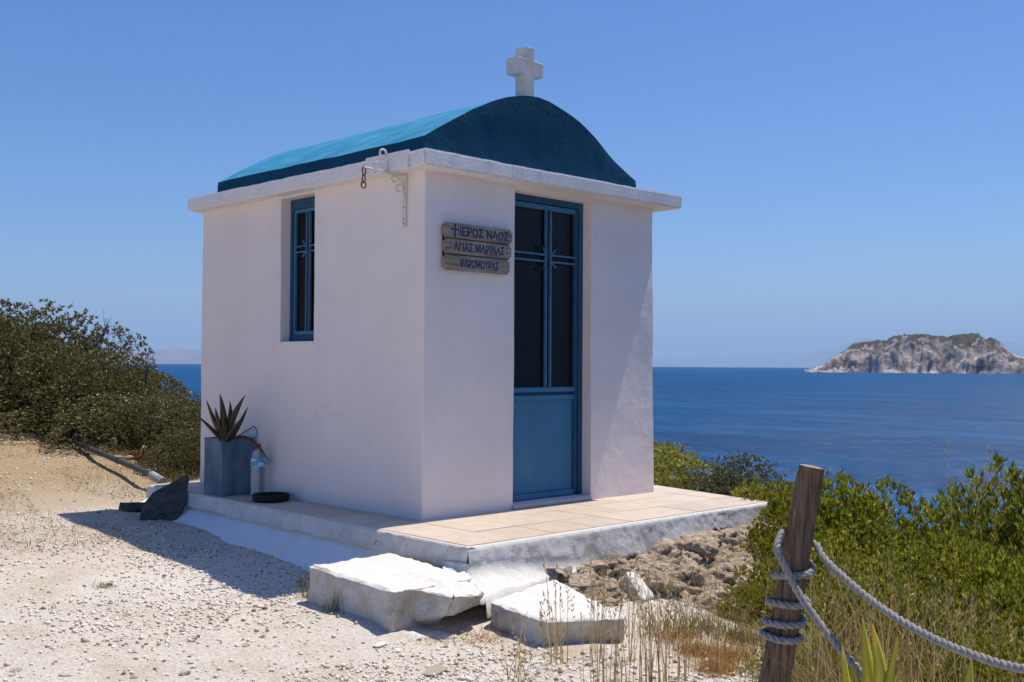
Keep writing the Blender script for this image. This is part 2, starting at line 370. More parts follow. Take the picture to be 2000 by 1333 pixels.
def bottle_material():
    mt, ns, ls, b = nodes('clear_bottle_plastic')
    b.inputs['Base Color'].default_value = (0.93, 0.96, 1.0, 1); b.inputs['Roughness'].default_value = 0.06
    b.inputs['IOR'].default_value = 1.33; b.inputs['Transmission Weight'].default_value = 0.9
    return mt
M['bottle'] = bottle_material()

def leaf_material(name, stops, trans=0.25, rough=0.45, spec=0.35, patch=None):
    mt, ns, ls, b = nodes(name)
    g = ns.new('ShaderNodeNewGeometry'); r = ramp(ns, stops); ls.new(g.outputs['Random Per Island'], r.inputs[0])
    c = r.outputs[0]
    if patch:
        co = mapping(ns, ls); n = tex_noise(ns, ls, co, patch[1], 3); rr = ramp(ns, [(0.42, (0, 0, 0)), (0.66, (1, 1, 1))]); ls.new(n.outputs[0], rr.inputs[0])
        mm = ns.new('ShaderNodeMath'); mm.operation = 'MULTIPLY'; mm.inputs[1].default_value = patch[2]; ls.new(rr.outputs[0], mm.inputs[0])
        c = mixc(ns, ls, mm.outputs[0], c, patch[0])
    ls.new(c, b.inputs['Base Color']); b.inputs['Roughness'].default_value = rough; b.inputs['Specular IOR Level'].default_value = spec
    t = ns.new('ShaderNodeBsdfTranslucent'); ls.new(c, t.inputs[0])
    mx = ns.new('ShaderNodeMixShader'); mx.inputs[0].default_value = trans
    ls.new(b.outputs[0], mx.inputs[1]); ls.new(t.outputs[0], mx.inputs[2])
    ls.new(mx.outputs[0], ns['Material Output'].inputs['Surface'])
    return mt
M['leaf_dark'] = leaf_material('mastic_leaf', [(0, (0.045, 0.048, 0.013)), (0.45, (0.13, 0.13, 0.032)), (0.78, (0.235, 0.22, 0.06)), (0.93, (0.36, 0.29, 0.12)), (1, (0.46, 0.38, 0.22))], 0.18, 0.45, 0.45, ((0.16, 0.11, 0.045), 2.2, 0.4))
M['leaf_grey'] = leaf_material('grey_green_leaf', [(0, (0.05, 0.06, 0.026)), (0.5, (0.12, 0.13, 0.055)), (1, (0.22, 0.22, 0.12))], 0.28, 0.5, 0.4)
M['leaf_green'] = leaf_material('bright_green_leaf', [(0, (0.10, 0.13, 0.012)), (0.5, (0.28, 0.30, 0.022)), (0.82, (0.50, 0.46, 0.04)), (1, (0.56, 0.47, 0.08))], 0.42, 0.5, 0.25, ((0.085, 0.115, 0.022), 2.4, 0.75))
M['leaf_olive'] = leaf_material('olive_leaf', [(0, (0.11, 0.13, 0.018)), (0.5, (0.26, 0.275, 0.034)), (0.9, (0.43, 0.40, 0.05)), (1, (0.36, 0.20, 0.08))], 0.4, 0.5, 0.3)
M['straw'] = leaf_material('dry_straw', [(0, (0.26, 0.17, 0.06)), (0.5, (0.46, 0.33, 0.13)), (1, (0.64, 0.52, 0.27))], 0.25, 0.6, 0.2)
M['straw_orange'] = leaf_material('orange_dry_grass', [(0, (0.26, 0.13, 0.035)), (0.6, (0.42, 0.235, 0.07)), (1, (0.55, 0.36, 0.14))], 0.25, 0.7, 0.2)
M['weed'] = leaf_material('weed_blades', [(0, (0.10, 0.11, 0.03)), (0.5, (0.22, 0.19, 0.07)), (1, (0.38, 0.30, 0.14))], 0.25, 0.6, 0.2)
def agave_material():
    mt, ns, ls, b = nodes('yellowing_agave_leaf')
    co = mapping(ns, ls, (3, 3, 0.9)); n = tex_noise(ns, ls, co, 3, 4); r = ramp(ns, [(0.40, (0.50, 0.48, 0.05)), (0.5, (0.76, 0.60, 0.07)), (0.60, (0.74, 0.40, 0.07))]); ls.new(n.outputs[0], r.inputs[0])
    ls.new(r.outputs[0], b.inputs['Base Color']); b.inputs['Roughness'].default_value = 0.5
    t = ns.new('ShaderNodeBsdfTranslucent'); ls.new(r.outputs[0], t.inputs[0]); mx = ns.new('ShaderNodeMixShader'); mx.inputs[0].default_value = 0.3
    ls.new(b.outputs[0], mx.inputs[1]); ls.new(t.outputs[0], mx.inputs[2]); ls.new(mx.outputs[0], ns['Material Output'].inputs['Surface'])
    return mt
M['agave'] = agave_material()
def gravel_mat():
    mt, ns, ls, b = nodes('loose_gravel_stone')
    g = ns.new('ShaderNodeNewGeometry')
    r = ramp(ns, [(0, (0.26, 0.195, 0.14)), (0.10, (0.46, 0.36, 0.265)), (0.30, (0.63, 0.535, 0.425)), (0.6, (0.74, 0.675, 0.585)), (1, (0.82, 0.785, 0.725))]); ls.new(g.outputs['Random Per Island'], r.inputs[0])
    ls.new(r.outputs[0], b.inputs['Base Color']); b.inputs['Roughness'].default_value = 0.9; b.inputs['Specular IOR Level'].default_value = 0.15
    return mt
M['gravel'] = gravel_mat()
def stone_mat():
    mt, ns, ls, b = nodes('yard_stone')
    oi = ns.new('ShaderNodeObjectInfo'); co = mapping(ns, ls)
    r = ramp(ns, [(0, (0.17, 0.135, 0.11)), (0.3, (0.36, 0.29, 0.22)), (0.65, (0.5, 0.44, 0.37)), (1, (0.68, 0.65, 0.6))]); ls.new(oi.outputs['Random'], r.inputs[0])
    n = tex_noise(ns, ls, co, 40, 5); c = mixc(ns, ls, 0.35, r.outputs[0], n.outputs[0], 'OVERLAY'); ls.new(c, b.inputs['Base Color'])
    b.inputs['Roughness'].default_value = 0.9; bump(ns, ls, n.outputs[0], 0.5, 0.006, b)
    return mt
M['stone'] = stone_mat()
M['shard'] = simple('grey_green_shard', (0.30, 0.27, 0.20), (0.45, 0.41, 0.32), 14, 0.9, 0.5, 0.005, 0.1)
def ground_material():
    mt, ns, ls, b = nodes('gravel_yard')
    co = mapping(ns, ls)
    fine = tex_noise(ns, ls, co, 55, 6, 0.75); rf = ramp(ns, [(0.28, (0.38, 0.305, 0.23)), (0.44, (0.59, 0.515, 0.43)), (0.58, (0.72, 0.67, 0.605))]); ls.new(fine.outputs[0], rf.inputs[0])
    tan = tex_noise(ns, ls, co, 70, 6, 0.75); rtn = ramp(ns, [(0.32, (0.17, 0.115, 0.065)), (0.48, (0.37, 0.265, 0.155)), (0.66, (0.55, 0.43, 0.28))]); ls.new(tan.outputs[0], rtn.inputs[0])
    # tan earth towards the bushes and in patches, pale gravel near the chapel
    sep = ns.new('ShaderNodeSeparateXYZ'); ls.new(co, sep.inputs[0])
    mr = ns.new('ShaderNodeMapRange'); mr.inputs[1].default_value = 1.0; mr.inputs[2].default_value = 4.4; ls.new(sep.outputs[1], mr.inputs[0])
    big = tex_noise(ns, ls, co, 1.6, 6, 0.65); rb = ramp(ns, [(0.50, (0, 0, 0)), (0.72, (0.6, 0.6, 0.6))]); ls.new(big.outputs[0], rb.inputs[0])
    mx = ns.new('ShaderNodeMath'); mx.operation = 'MAXIMUM'; ls.new(mr.outputs[0], mx.inputs[0]); ls.new(rb.outputs[0], mx.inputs[1])
    c = mixc(ns, ls, mx.outputs[0], rf.outputs[0], rtn.outputs[0])
    # worn smooth cement-grey patches
    sm = tex_noise(ns, ls, co, 0.9, 4, 0.5); rs_ = ramp(ns, [(0.50, (0, 0, 0)), (0.60, (0.75, 0.75, 0.75))]); ls.new(sm.outputs[0], rs_.inputs[0])
    inv = ns.new('ShaderNodeMath'); inv.operation = 'SUBTRACT'; inv.inputs[0].default_value = 1.0; ls.new(mr.outputs[0], inv.inputs[1])
    pm = ns.new('ShaderNodeMath'); pm.operation = 'MULTIPLY'; ls.new(inv.outputs[0], pm.inputs[0]); ls.new(rs_.outputs[0], pm.inputs[1])
    c = mixc(ns, ls, pm.outputs[0], c, (0.69, 0.645, 0.585))
    # brown earth on the slope that falls to the sea
    dist = ns.new('ShaderNodeVectorMath'); dist.operation = 'DOT_PRODUCT'; dist.inputs[1].default_value = (0.769, -0.639, 0); ls.new(co, dist.inputs[0])
    mr2 = ns.new('ShaderNodeMapRange'); mr2.inputs[1].default_value = 1.65; mr2.inputs[2].default_value = 2.2; ls.new(dist.outputs['Value'], mr2.inputs[0])
    c = mixc(ns, ls, mr2.outputs[0], c, (0.17, 0.125, 0.08))
    ls.new(c, b.inputs['Base Color']); b.inputs['Roughness'].default_value = 0.95; b.inputs['Specular IOR Level'].default_value = 0.1
    n2 = tex_noise(ns, ls, co, 45, 8, 0.75); p = bump(ns, ls, n2.outputs[0], 0.7, 0.03, b)
    return mt
M['ground'] = ground_material()
def sea_material():
    mt, ns, ls, b = nodes('sea_water')
    tc = ns.new('ShaderNodeNewGeometry')
    def mp(s, rot=0.5):
        x = ns.new('ShaderNodeMapping'); x.inputs['Scale'].default_value = s; x.inputs['Rotation'].default_value = (0, 0, rot); ls.new(tc.outputs['Position'], x.inputs[0]); return x.outputs[0]
    n0 = tex_noise(ns, ls, mp((0.03, 0.010, 1), -0.75), 1.0, 10, 0.72); r = ramp(ns, [(0.32, (0.002, 0.042, 0.135)), (0.5, (0.003, 0.062, 0.185)), (0.68, (0.006, 0.095, 0.25))]); ls.new(n0.outputs[0], r.inputs[0])
    df = ns.new('ShaderNodeBsdfDiffuse'); ls.new(r.outputs[0], df.inputs['Color'])
    gl = ns.new('ShaderNodeBsdfGlossy'); gl.inputs['Roughness'].default_value = 0.24
    mx = ns.new('ShaderNodeMixShader'); mx.inputs[0].default_value = 0.09; ls.new(df.outputs[0], mx.inputs[1]); ls.new(gl.outputs[0], mx.inputs[2])
    ls.new(mx.outputs[0], ns['Material Output'].inputs['Surface'])
    n1 = tex_noise(ns, ls, mp((0.35, 0.12, 1), -0.75), 1.0, 8, 0.65); p = bump(ns, ls, n1.outputs[0], 0.9, 2.2, b)
    n2 = tex_noise(ns, ls, mp((0.05, 0.016, 1), -0.75), 1.0, 6, 0.6); p = bump(ns, ls, n2.outputs[0], 0.8, 7.0, b, p)
    ls.new(p, gl.inputs['Normal']); ls.new(p, df.inputs['Normal']); ns.remove(b)
    return mt
M['sea'] = sea_material()
def island_material():
    mt, ns, ls, b = nodes('island_rock')
    co = mapping(ns, ls); g = ns.new('ShaderNodeNewGeometry')
    n = tex_noise(ns, ls, co, 0.022, 9, 0.72, 0.4); r = ramp(ns, [(0.34, (0.085, 0.078, 0.078)), (0.45, (0.22, 0.195, 0.185)), (0.54, (0.46, 0.40, 0.375)), (0.68, (0.66, 0.62, 0.59))]); ls.new(n.outputs[0], r.inputs[0])
    s = ns.new('ShaderNodeSeparateXYZ'); ls.new(g.outputs['Normal'], s.inputs[0]); s2 = ns.new('ShaderNodeSeparateXYZ'); ls.new(g.outputs['Position'], s2.inputs[0])
    nn = tex_noise(ns, ls, co, 0.05, 6, 0.7)
    a = ns.new('ShaderNodeMath'); a.operation = 'MULTIPLY_ADD'; a.inputs[1].default_value = 0.8; ls.new(nn.outputs[0], a.inputs[0]); ls.new(s.outputs[2], a.inputs[2])
    hgt = ns.new('ShaderNodeMapRange'); hgt.inputs[1].default_value = 0; hgt.inputs[2].default_value = 52; hgt.inputs[3].default_value = -0.5; hgt.inputs[4].default_value = 0.18; ls.new(s2.outputs[2], hgt.inputs[0])
    ad = ns.new('ShaderNodeMath'); ad.operation = 'ADD'; ls.new(a.outputs[0], ad.inputs[0]); ls.new(hgt.outputs[0], ad.inputs[1])
    rv = ramp(ns, [(0.98, (0, 0, 0)), (1.0, (1, 1, 1))]); rv.color_ramp.elements[0].position = 0.90
    sc = ns.new('ShaderNodeMath'); sc.operation = 'MULTIPLY'; sc.inputs[1].default_value = 0.8; ls.new(ad.outputs[0], sc.inputs[0]); ls.new(sc.outputs[0], rv.inputs[0])
    c = mixc(ns, ls, rv.outputs[0], r.outputs[0], (0.10, 0.09, 0.065)); ls.new(c, b.inputs['Base Color'])
    b.inputs['Roughness'].default_value = 0.95; b.inputs['Specular IOR Level'].default_value = 0.1
    n3 = tex_noise(ns, ls, co, 0.09, 8, 0.7); bump(ns, ls, n3.outputs[0], 0.9, 9.0, b)
    return mt
M['island'] = island_material()
M['hills'] = simple('far_hill_rock', (0.13, 0.10, 0.11), (0.22, 0.17, 0.17), 0.0012, 0.95, 0.0)
M['mountain'] = simple('hazed_mountain_rock', (0.13, 0.17, 0.22), (0.17, 0.21, 0.26), 0.0012, 0.95, 0.0)  # distance haze put into the colour, blued and lightened towards the sky
M['foam'] = simple('surf_foam', (0.7, 0.72, 0.74), (0.8, 0.8, 0.8), 0.3, 0.9, 0.0)

# ------------------------------------------------------------------ ground, sea, hills, island
EN = np.array([0.769, -0.639]); E0 = np.array([0.15, -2.2])
def ground_z(x, y, detail=True):
    x = np.asarray(x, float); y = np.asarray(y, float)
    yc = np.clip(y, -14, 60)
    z = -0.29+0.045*yc+0.03*np.maximum(0, np.minimum(y, 9)-4)
    z = z + 0.10*np.clip((-1.0-x)-2.5, 0, 30)*0.2
    d = (x-E0[0])*EN[0]+(y-E0[1])*EN[1]+0.12*noise(x*0.9, y*0.9, 0, 3)
    d = d+0.50*np.exp(-((x-1.25)**2+(y+1.45)**2)/0.5)
    dp = np.maximum(0, d); z = z-0.46*dp*dp/(dp+0.6)
    z = z+0.04*np.exp(-((x+1.06)**2+(y+0.85)**2)/0.12)+0.02*np.exp(-((x+0.55)**2+(y+1.75)**2)/0.08)
    e = np.maximum(0, y-9.5); z = z-0.42*e*e/(e+3)
    if detail:
        z = z+0.012*fbm(x*2.3, y*2.3, 0, 4, 5)*(1+1.5*(dp > 0.3))
    return np.maximum(z, -20)
def gz(x, y): return float(ground_z(np.array([x]), np.array([y]))[0])
def gp(u, v):
    o, d = ray(u, v); d = d/np.hypot(d[0], d[1]); t = np.linspace(1.5, 40, 8000)
    P = o+d*t[:, None]; h = P[:, 2]-ground_z(P[:, 0], P[:, 1]); i = np.argmax(h < 0); return P[i]
def axis(lo, a, b, hi, step):
    mid = np.arange(a, b, step); g = [step]; out_r = [b]; 
    s = step
    while out_r[-1] < hi: s *= 1.22; out_r.append(out_r[-1]+s)
    out_l = [a-step]; s = step
    while out_l[-1] > lo: s *= 1.22; out_l.append(out_l[-1]-s)
    return np.array(out_l[::-1]+mid.tolist()+out_r)
gx = axis(-320, -3.6, 3.4, 140, 0.05); gy = axis(-320, -3.4, 7.5, 140, 0.05)
X, Y = np.meshgrid(gx, gy, indexing='ij')
tag(grid_mesh('ground', np.stack([X, Y, ground_z(X, Y)], 2), M['ground']), kind='structure')

SEA = -13.0; RE = 6.371e6
rr = [0.0]; s = 6.0
while rr[-1] < 15000: rr.append(rr[-1]+s); s *= 1.06
rr = np.array(rr); th = np.linspace(0, 2*math.pi, 193)
A, B = np.meshgrid(rr, th, indexing='ij')
tag(grid_mesh('sea', np.stack([CAM[0]+A*np.cos(B), CAM[1]+A*np.sin(B), SEA-A*A/(2*RE)], 2), M['sea']), kind='structure')

def ridge(name, prof, d0, d1, n, k, mat, amp, base, seed, front=0.25):
    us = np.linspace(prof[0][0], prof[-1][0], n); vs = np.interp(us, [p[0] for p in prof], [p[1] for p in prof])
    ks = np.linspace(0, 1, k); P = np.zeros((n, k, 3))
    hz = 712.0-3.0*(us/1000.0-0.4)*0.9
    for i, u in enumerate(us):
        o, d = ray(u, 700); d = d/np.hypot(d[0], d[1])
        dist = d0+(d1-d0)*ks
        P[i, :, :2] = o[:2]+dist[:, None]*d[None, :2]
        dm = d0+(d1-d0)*0.45; top = (hz[i]-vs[i])*dm/FPX+CAM[2]
        shp = np.interp(ks, [0, front, 0.45, 0.8, 1], [0, 0.72, 1, 0.55, 0])
        P[i, :, 2] = base+(top-base)*shp
    L = (d1-d0)/6.0
    nz = fbm(P[:, :, 0]/L, P[:, :, 1]/L, 0, 5, seed)
    P[:, :, 2] += amp*nz*np.interp(ks, [0, 0.06, 0.35, 0.45, 1], [0.2, 1, 0.8, 0.25, 0.5])[None, :]
    return grid_mesh(name, P, mat)
o = ridge('distant_hills', [(60, 716), (150, 704), (230, 697), (262, 694), (300, 691), (345, 688), (392, 690), (470, 684), (600, 676), (720, 690), (860, 700), (1000, 712)], 33000, 38000, 150, 26, M['hills'], 26, -70, 3)
tag(o, kind='structure')
o = ridge('distant_mountains', [(1050, 712), (1180, 703), (1280, 697), (1400, 694), (1470, 690), (1530, 683), (1570, 688), (1620, 676), (1690, 656), (1745, 661), (1800, 657), (1880, 664), (1950, 660), (2010, 670), (2080, 660), (2200, 680), (2350, 706)], 55000, 62000, 170, 26, M['mountain'], 85, -250, 9)
tag(o, kind='structure')

def island():
    prof = [(1574, 727), (1582, 723.5), (1592, 720), (1606, 716), (1625, 701), (1640, 692), (1655, 682), (1668, 673), (1690, 671), (1718, 667), (1733, 665), (1737, 659), (1745, 656.5), (1775, 657), (1800, 657.5), (1830, 656), (1870, 655), (1895, 653.5), (1912, 655), (1922, 661), (1945, 667), (1958, 676), (1975, 688), (1990, 695), (2005, 697), (2020, 690), (2060, 680), (2120, 676), (2180, 690), (2230, 712), (2260, 727)]
    us = np.arange(1572, 2262, 2.0); ks = np.linspace(0, 1, 90); D0, D1 = 2380.0, 2720.0
    vs = np.interp(us, [p[0] for p in prof], [p[1] for p in prof])
    sea_v = 726.5; P = np.zeros((len(us), len(ks), 3))
    for i, u in enumerate(us):
        o, d = ray(u, 700); d = d/np.hypot(d[0], d[1])
        P[i, :, :2] = o[:2]+(D0+(D1-D0)*ks)[:, None]*d[None, :2]
    lx, ly = P[:, :, 0], P[:, :, 1]
    # spurs and gullies running down to the water
    n_u = fbm(us/42.0, us*0, 0, 4, 21)[:, None]; K = ks[None, :]+0.06*n_u+0.05*fbm(lx/45, ly/45, 0, 4, 8)
    top = np.maximum(0.0, (sea_v-vs))*2500/FPX
    shp = np.interp(K, [0.0, 0.06, 0.16, 0.30, 0.42, 0.52, 0.8, 1.1], [-0.12, 0.0, 0.46, 0.70, 0.94, 1.0, 0.6, -0.1])
    H = top[:, None]*shp
    ca_, cb_ = lx*rt[0]+ly*rt[1], lx*fw[0]+ly*fw[1]
    rid = 1-np.abs(fbm((ca_+0.9*cb_)/75+0.25*n_u, (cb_-0.45*ca_)/34, 0, 6, 31))*1.6
    w = np.interp(ks, [0, 0.06, 0.2, 0.42, 0.5, 1], [0.2, 1.0, 1.0, 0.35, 0.2, 0.6])[None, :]
    H = H+(rid*0.5-0.16)*38*w*np.minimum(1, top[:, None]/30)+5.5*fbm(lx/13, ly/13, 0, 4, 41)*w
    P[:, :, 2] = np.maximum(SEA-6, SEA+H)
    o = grid_mesh('rocky_island', P, M['island'], None, False)
    tag(o, 'pale rocky island with dark scrub on its flat top, out at sea', 'island')
island()

# ------------------------------------------------------------------ chapel
W, D, H = 2.267, 2.74, 2.15
DOOR = (0.78, 1.553, 0.03, 2.118); WIN = (1.176, 1.60, 1.108, 2.138)
chapel = empty('chapel', (0, 0, 0))
tag(chapel, 'small whitewashed chapel with blue barrel roof and blue door on tiled platform', 'chapel')
def chapel_walls():
    rad = 0.012
    def lin(a, b, st, extra=()):
        n = max(1, int(round((b-a)/st))); v = list(np.linspace(a, b, n+1))
        for e in extra:
            v = [t for t in v if abs(t-e) > st*0.35 or t in (a, b)]; v.append(e)
        return sorted(set(np.round(v, 5)))
    # perimeter samples: front (x 0..W), right, back, left; each a list of (x,y,nx,ny,side,coord)
    S = []
    def corner(cx, cy, a0):
        for t in np.linspace(0, 1, 5)[1:-1]:
            a = a0+t*math.pi/2; S.append((cx+rad*math.cos(a), cy+rad*math.sin(a), math.cos(a), math.sin(a), 'c', 0))
    for x in lin(rad, W-rad, 0.05, DOOR[:2]): S.append((x, 0, 0, -1, 'f', x))
    corner(W-rad, rad, -math.pi/2)
    for y in lin(rad, D-rad, 0.1): S.append((W, y, 1, 0, 'r', y))
    corner(W-rad, D-rad, 0)
    for x in lin(rad, W-rad, 0.1)[::-1]: S.append((x, D, 0, 1, 'b', x))
    corner(rad, D-rad, math.pi/2)
    for y in lin(rad, D-rad, 0.05, WIN[:2])[::-1]: S.append((0, y, -1, 0, 'l', y))
    corner(rad, rad, math.pi)
    Z = lin(-0.03, H+0.01, 0.05, (DOOR[2], DOOR[3], WIN[2], WIN[3]))
    n = len(S); P = np.zeros((n, len(Z), 3)); Nn = np.array([[s[2], s[3], 0] for s in S])
    for i, s_ in enumerate(S):
        for j, z in enumerate(Z): P[i, j] = (s_[0], s_[1], z)
    off = 0.004*fbm(P[:, :, 0]*2.2, P[:, :, 1]*2.2, P[:, :, 2]*2.2, 3, 2)
    # the front wall leans out slightly towards its lower right-hand end
    for i, s_ in enumerate(S):
        if s_[4] == 'f':
            k = np.clip((s_[5]-1.3)/0.97, 0, 1); k = k*k*(3-2*k)
            off[i] += 0.020*k*np.clip(1-np.array(Z)/1.9, 0, 1)
        elif s_[4] == 'r' and s_[5] < 0.3: pass
    P += Nn[:, None, :]*off[:, :, None]
    vid = lambda i, j: (i % n)*len(Z)+j
    V = P.reshape(-1, 3).tolist(); F = []
    def hole(i, j):
        a, b_ = S[i % n], S[(i+1) % n]
        if a[4] != b_[4]: return False
        zc = (Z[j]+Z[j+1])/2; cc = (a[5]+b_[5])/2
        q = DOOR if a[4] == 'f' else WIN if a[4] == 'l' else None
        return q is not None and q[0] < cc < q[1] and q[2] < zc < q[3]
    hs_ = {}
    for i in range(n):
        for j in range(len(Z)-1):
            if hole(i, j): hs_[(i, j)] = 1
            else: F.append((vid(i, j), vid(i+1, j), vid(i+1, j+1), vid(i, j+1)))
    # reveals
    inner = {}
    def inn(i, j):
        i = i % n
        if (i, j) not in inner:
            dpt = 0.135 if S[i][4] == 'f' else 0.17
            p = np.array(V[vid(i, j)])-np.array([S[i][2], S[i][3], 0])*dpt
            inner[(i, j)] = len(V); V.append(p.tolist())
        return inner[(i, j)]
    for (i, j) in hs_:
        for (di, dj, a, b_) in ((-1, 0, (i, j), (i, j+1)), (1, 0, (i+1, j+1), (i+1, j)), (0, -1, (i+1, j), (i, j)), (0, 1, (i, j+1), (i+1, j+1))):
            if ((i+di) % n, j+dj) not in hs_:
                F.append((vid(*a), vid(*b_), inn(*b_), inn(*a)))
    me = bpy.data.meshes.new('wall'); me.from_pydata(V, [], F); me.update()
    bm = bmesh.new(); bm.from_mesh(me); bmesh.ops.recalc_face_normals(bm, faces=bm.faces[:]); bm.to_mesh(me); bm.free()
    link_mesh('wall', me, M['plaster'], chapel)
chapel_walls()
# flat cornice slab with uneven hand-rendered edges
def slab():
    x0, x1, y0, y1, z0, z1 = -0.122, W+0.164, -0.153, D+0.03, H+0.002, H+0.1
    bm = bmesh.new(); nx, ny = 50, 54
    me = MB().box(x0, x1, y0, y1, z0, z1).mesh('cornice_slab'); bm.from_mesh(me)
    bmesh.ops.bevel(bm, geom=bm.edges[:], offset=0.012, segments=2, affect='EDGES')
    bmesh.ops.subdivide_edges(bm, edges=[e for e in bm.edges if e.calc_length() > 0.5], cuts=60, use_grid_fill=True)
    bm.normal_update()
    co = np.array([v.co[:] for v in bm.verts]); no = np.array([v.normal[:] for v in bm.verts])
    k = fbm(co[:, 0]*9, co[:, 1]*9, co[:, 2]*9, 4, 3); k2 = fbm(co[:, 0]*1.3, co[:, 1]*1.3, 0, 2, 8)
    co2 = co+no*(0.0035*k)[:, None]; co2[:, 2] += np.where(co[:, 2] > H+0.04, 0.003*k2, 0)
    for v, c in zip(bm.verts, co2): v.co = c
    bm.to_mesh(me); bm.free()
    link_mesh('cornice_slab', me, M['slab'], chapel)
slab()
VP = [(0.059, 2.381), (0.16, 2.445), (0.313, 2.533), (0.513, 2.640), (0.722, 2.732), (0.911, 2.784), (1.046, 2.801), (1.13, 2.799), (1.23, 2.785), (1.457, 2.722), (1.658, 2.622), (1.80, 2.532), (1.919, 2.462), (2.04, 2.405), (2.147, 2.361)]
def vault():
    pr = catmull([(a, 0, b) for a, b in VP], 4); pr = [(p[0], p[2]) for p in pr]
    pr = [(0.062, 2.245)]+[(0.0595, 2.30)]+pr+[(2.149, 2.30), (2.147, 2.245)]
    ys = np.linspace(0.075, 2.61, 46); P = np.zeros((len(pr), len(ys), 3))
    for i, (x, z) in enumerate(pr):
        for j, y in enumerate(ys): P[i, j] = (x, y, z)
    nz = 0.006*fbm(P[:, :, 0]*3, P[:, :, 1]*3, P[:, :, 2]*3, 4, 6)
    nz[:2] *= 0.3; nz[-2:] *= 0.3
    P[:, :, 2] += nz
    grid_mesh('roof_vault', P[2:-2], M['roof'], chapel)
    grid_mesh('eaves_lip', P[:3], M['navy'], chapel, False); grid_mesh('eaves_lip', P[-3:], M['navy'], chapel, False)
    # end walls of the vault
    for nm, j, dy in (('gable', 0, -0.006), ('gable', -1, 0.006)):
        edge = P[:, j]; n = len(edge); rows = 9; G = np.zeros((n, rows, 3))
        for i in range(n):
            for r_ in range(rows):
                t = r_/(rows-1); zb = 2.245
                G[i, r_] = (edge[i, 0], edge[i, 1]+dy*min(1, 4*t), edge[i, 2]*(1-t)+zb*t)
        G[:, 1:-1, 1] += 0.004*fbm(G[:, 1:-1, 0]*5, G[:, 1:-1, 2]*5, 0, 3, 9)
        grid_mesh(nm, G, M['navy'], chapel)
vault()
def cross():
    x, y = 1.03, 0.16; wx, wy, zb, zt = 0.038, 0.058, 2.765, 3.15
    me = MB(); 
    # one outline, extruded in y
    L = 0.127; za, zc = 2.952, 3.062
    out = [(-wx*1.06, zb), (wx*1.06, zb), (wx, za), (L, za+0.004), (L, zc-0.006), (wx, zc), (wx, zt), (-wx, zt), (-wx, zc), (-L, zc+0.003), (-L, za), (-wx, za)]
    V = [(x+a, y-wy, z) for a, z in out]+[(x+a, y+wy, z) for a, z in out]; n = len(out)
    F = [tuple(range(n)), tuple(range(n, 2*n))[::-1]]+[(i, i+n, (i+1) % n+n, (i+1) % n) for i in range(n)]
    m_ = me.add(V, F).mesh('roof_cross'); bev_mesh('roof_cross', m_, 0.007, 2)
    link_mesh('roof_cross', m_, M['cross'], chapel)
cross()
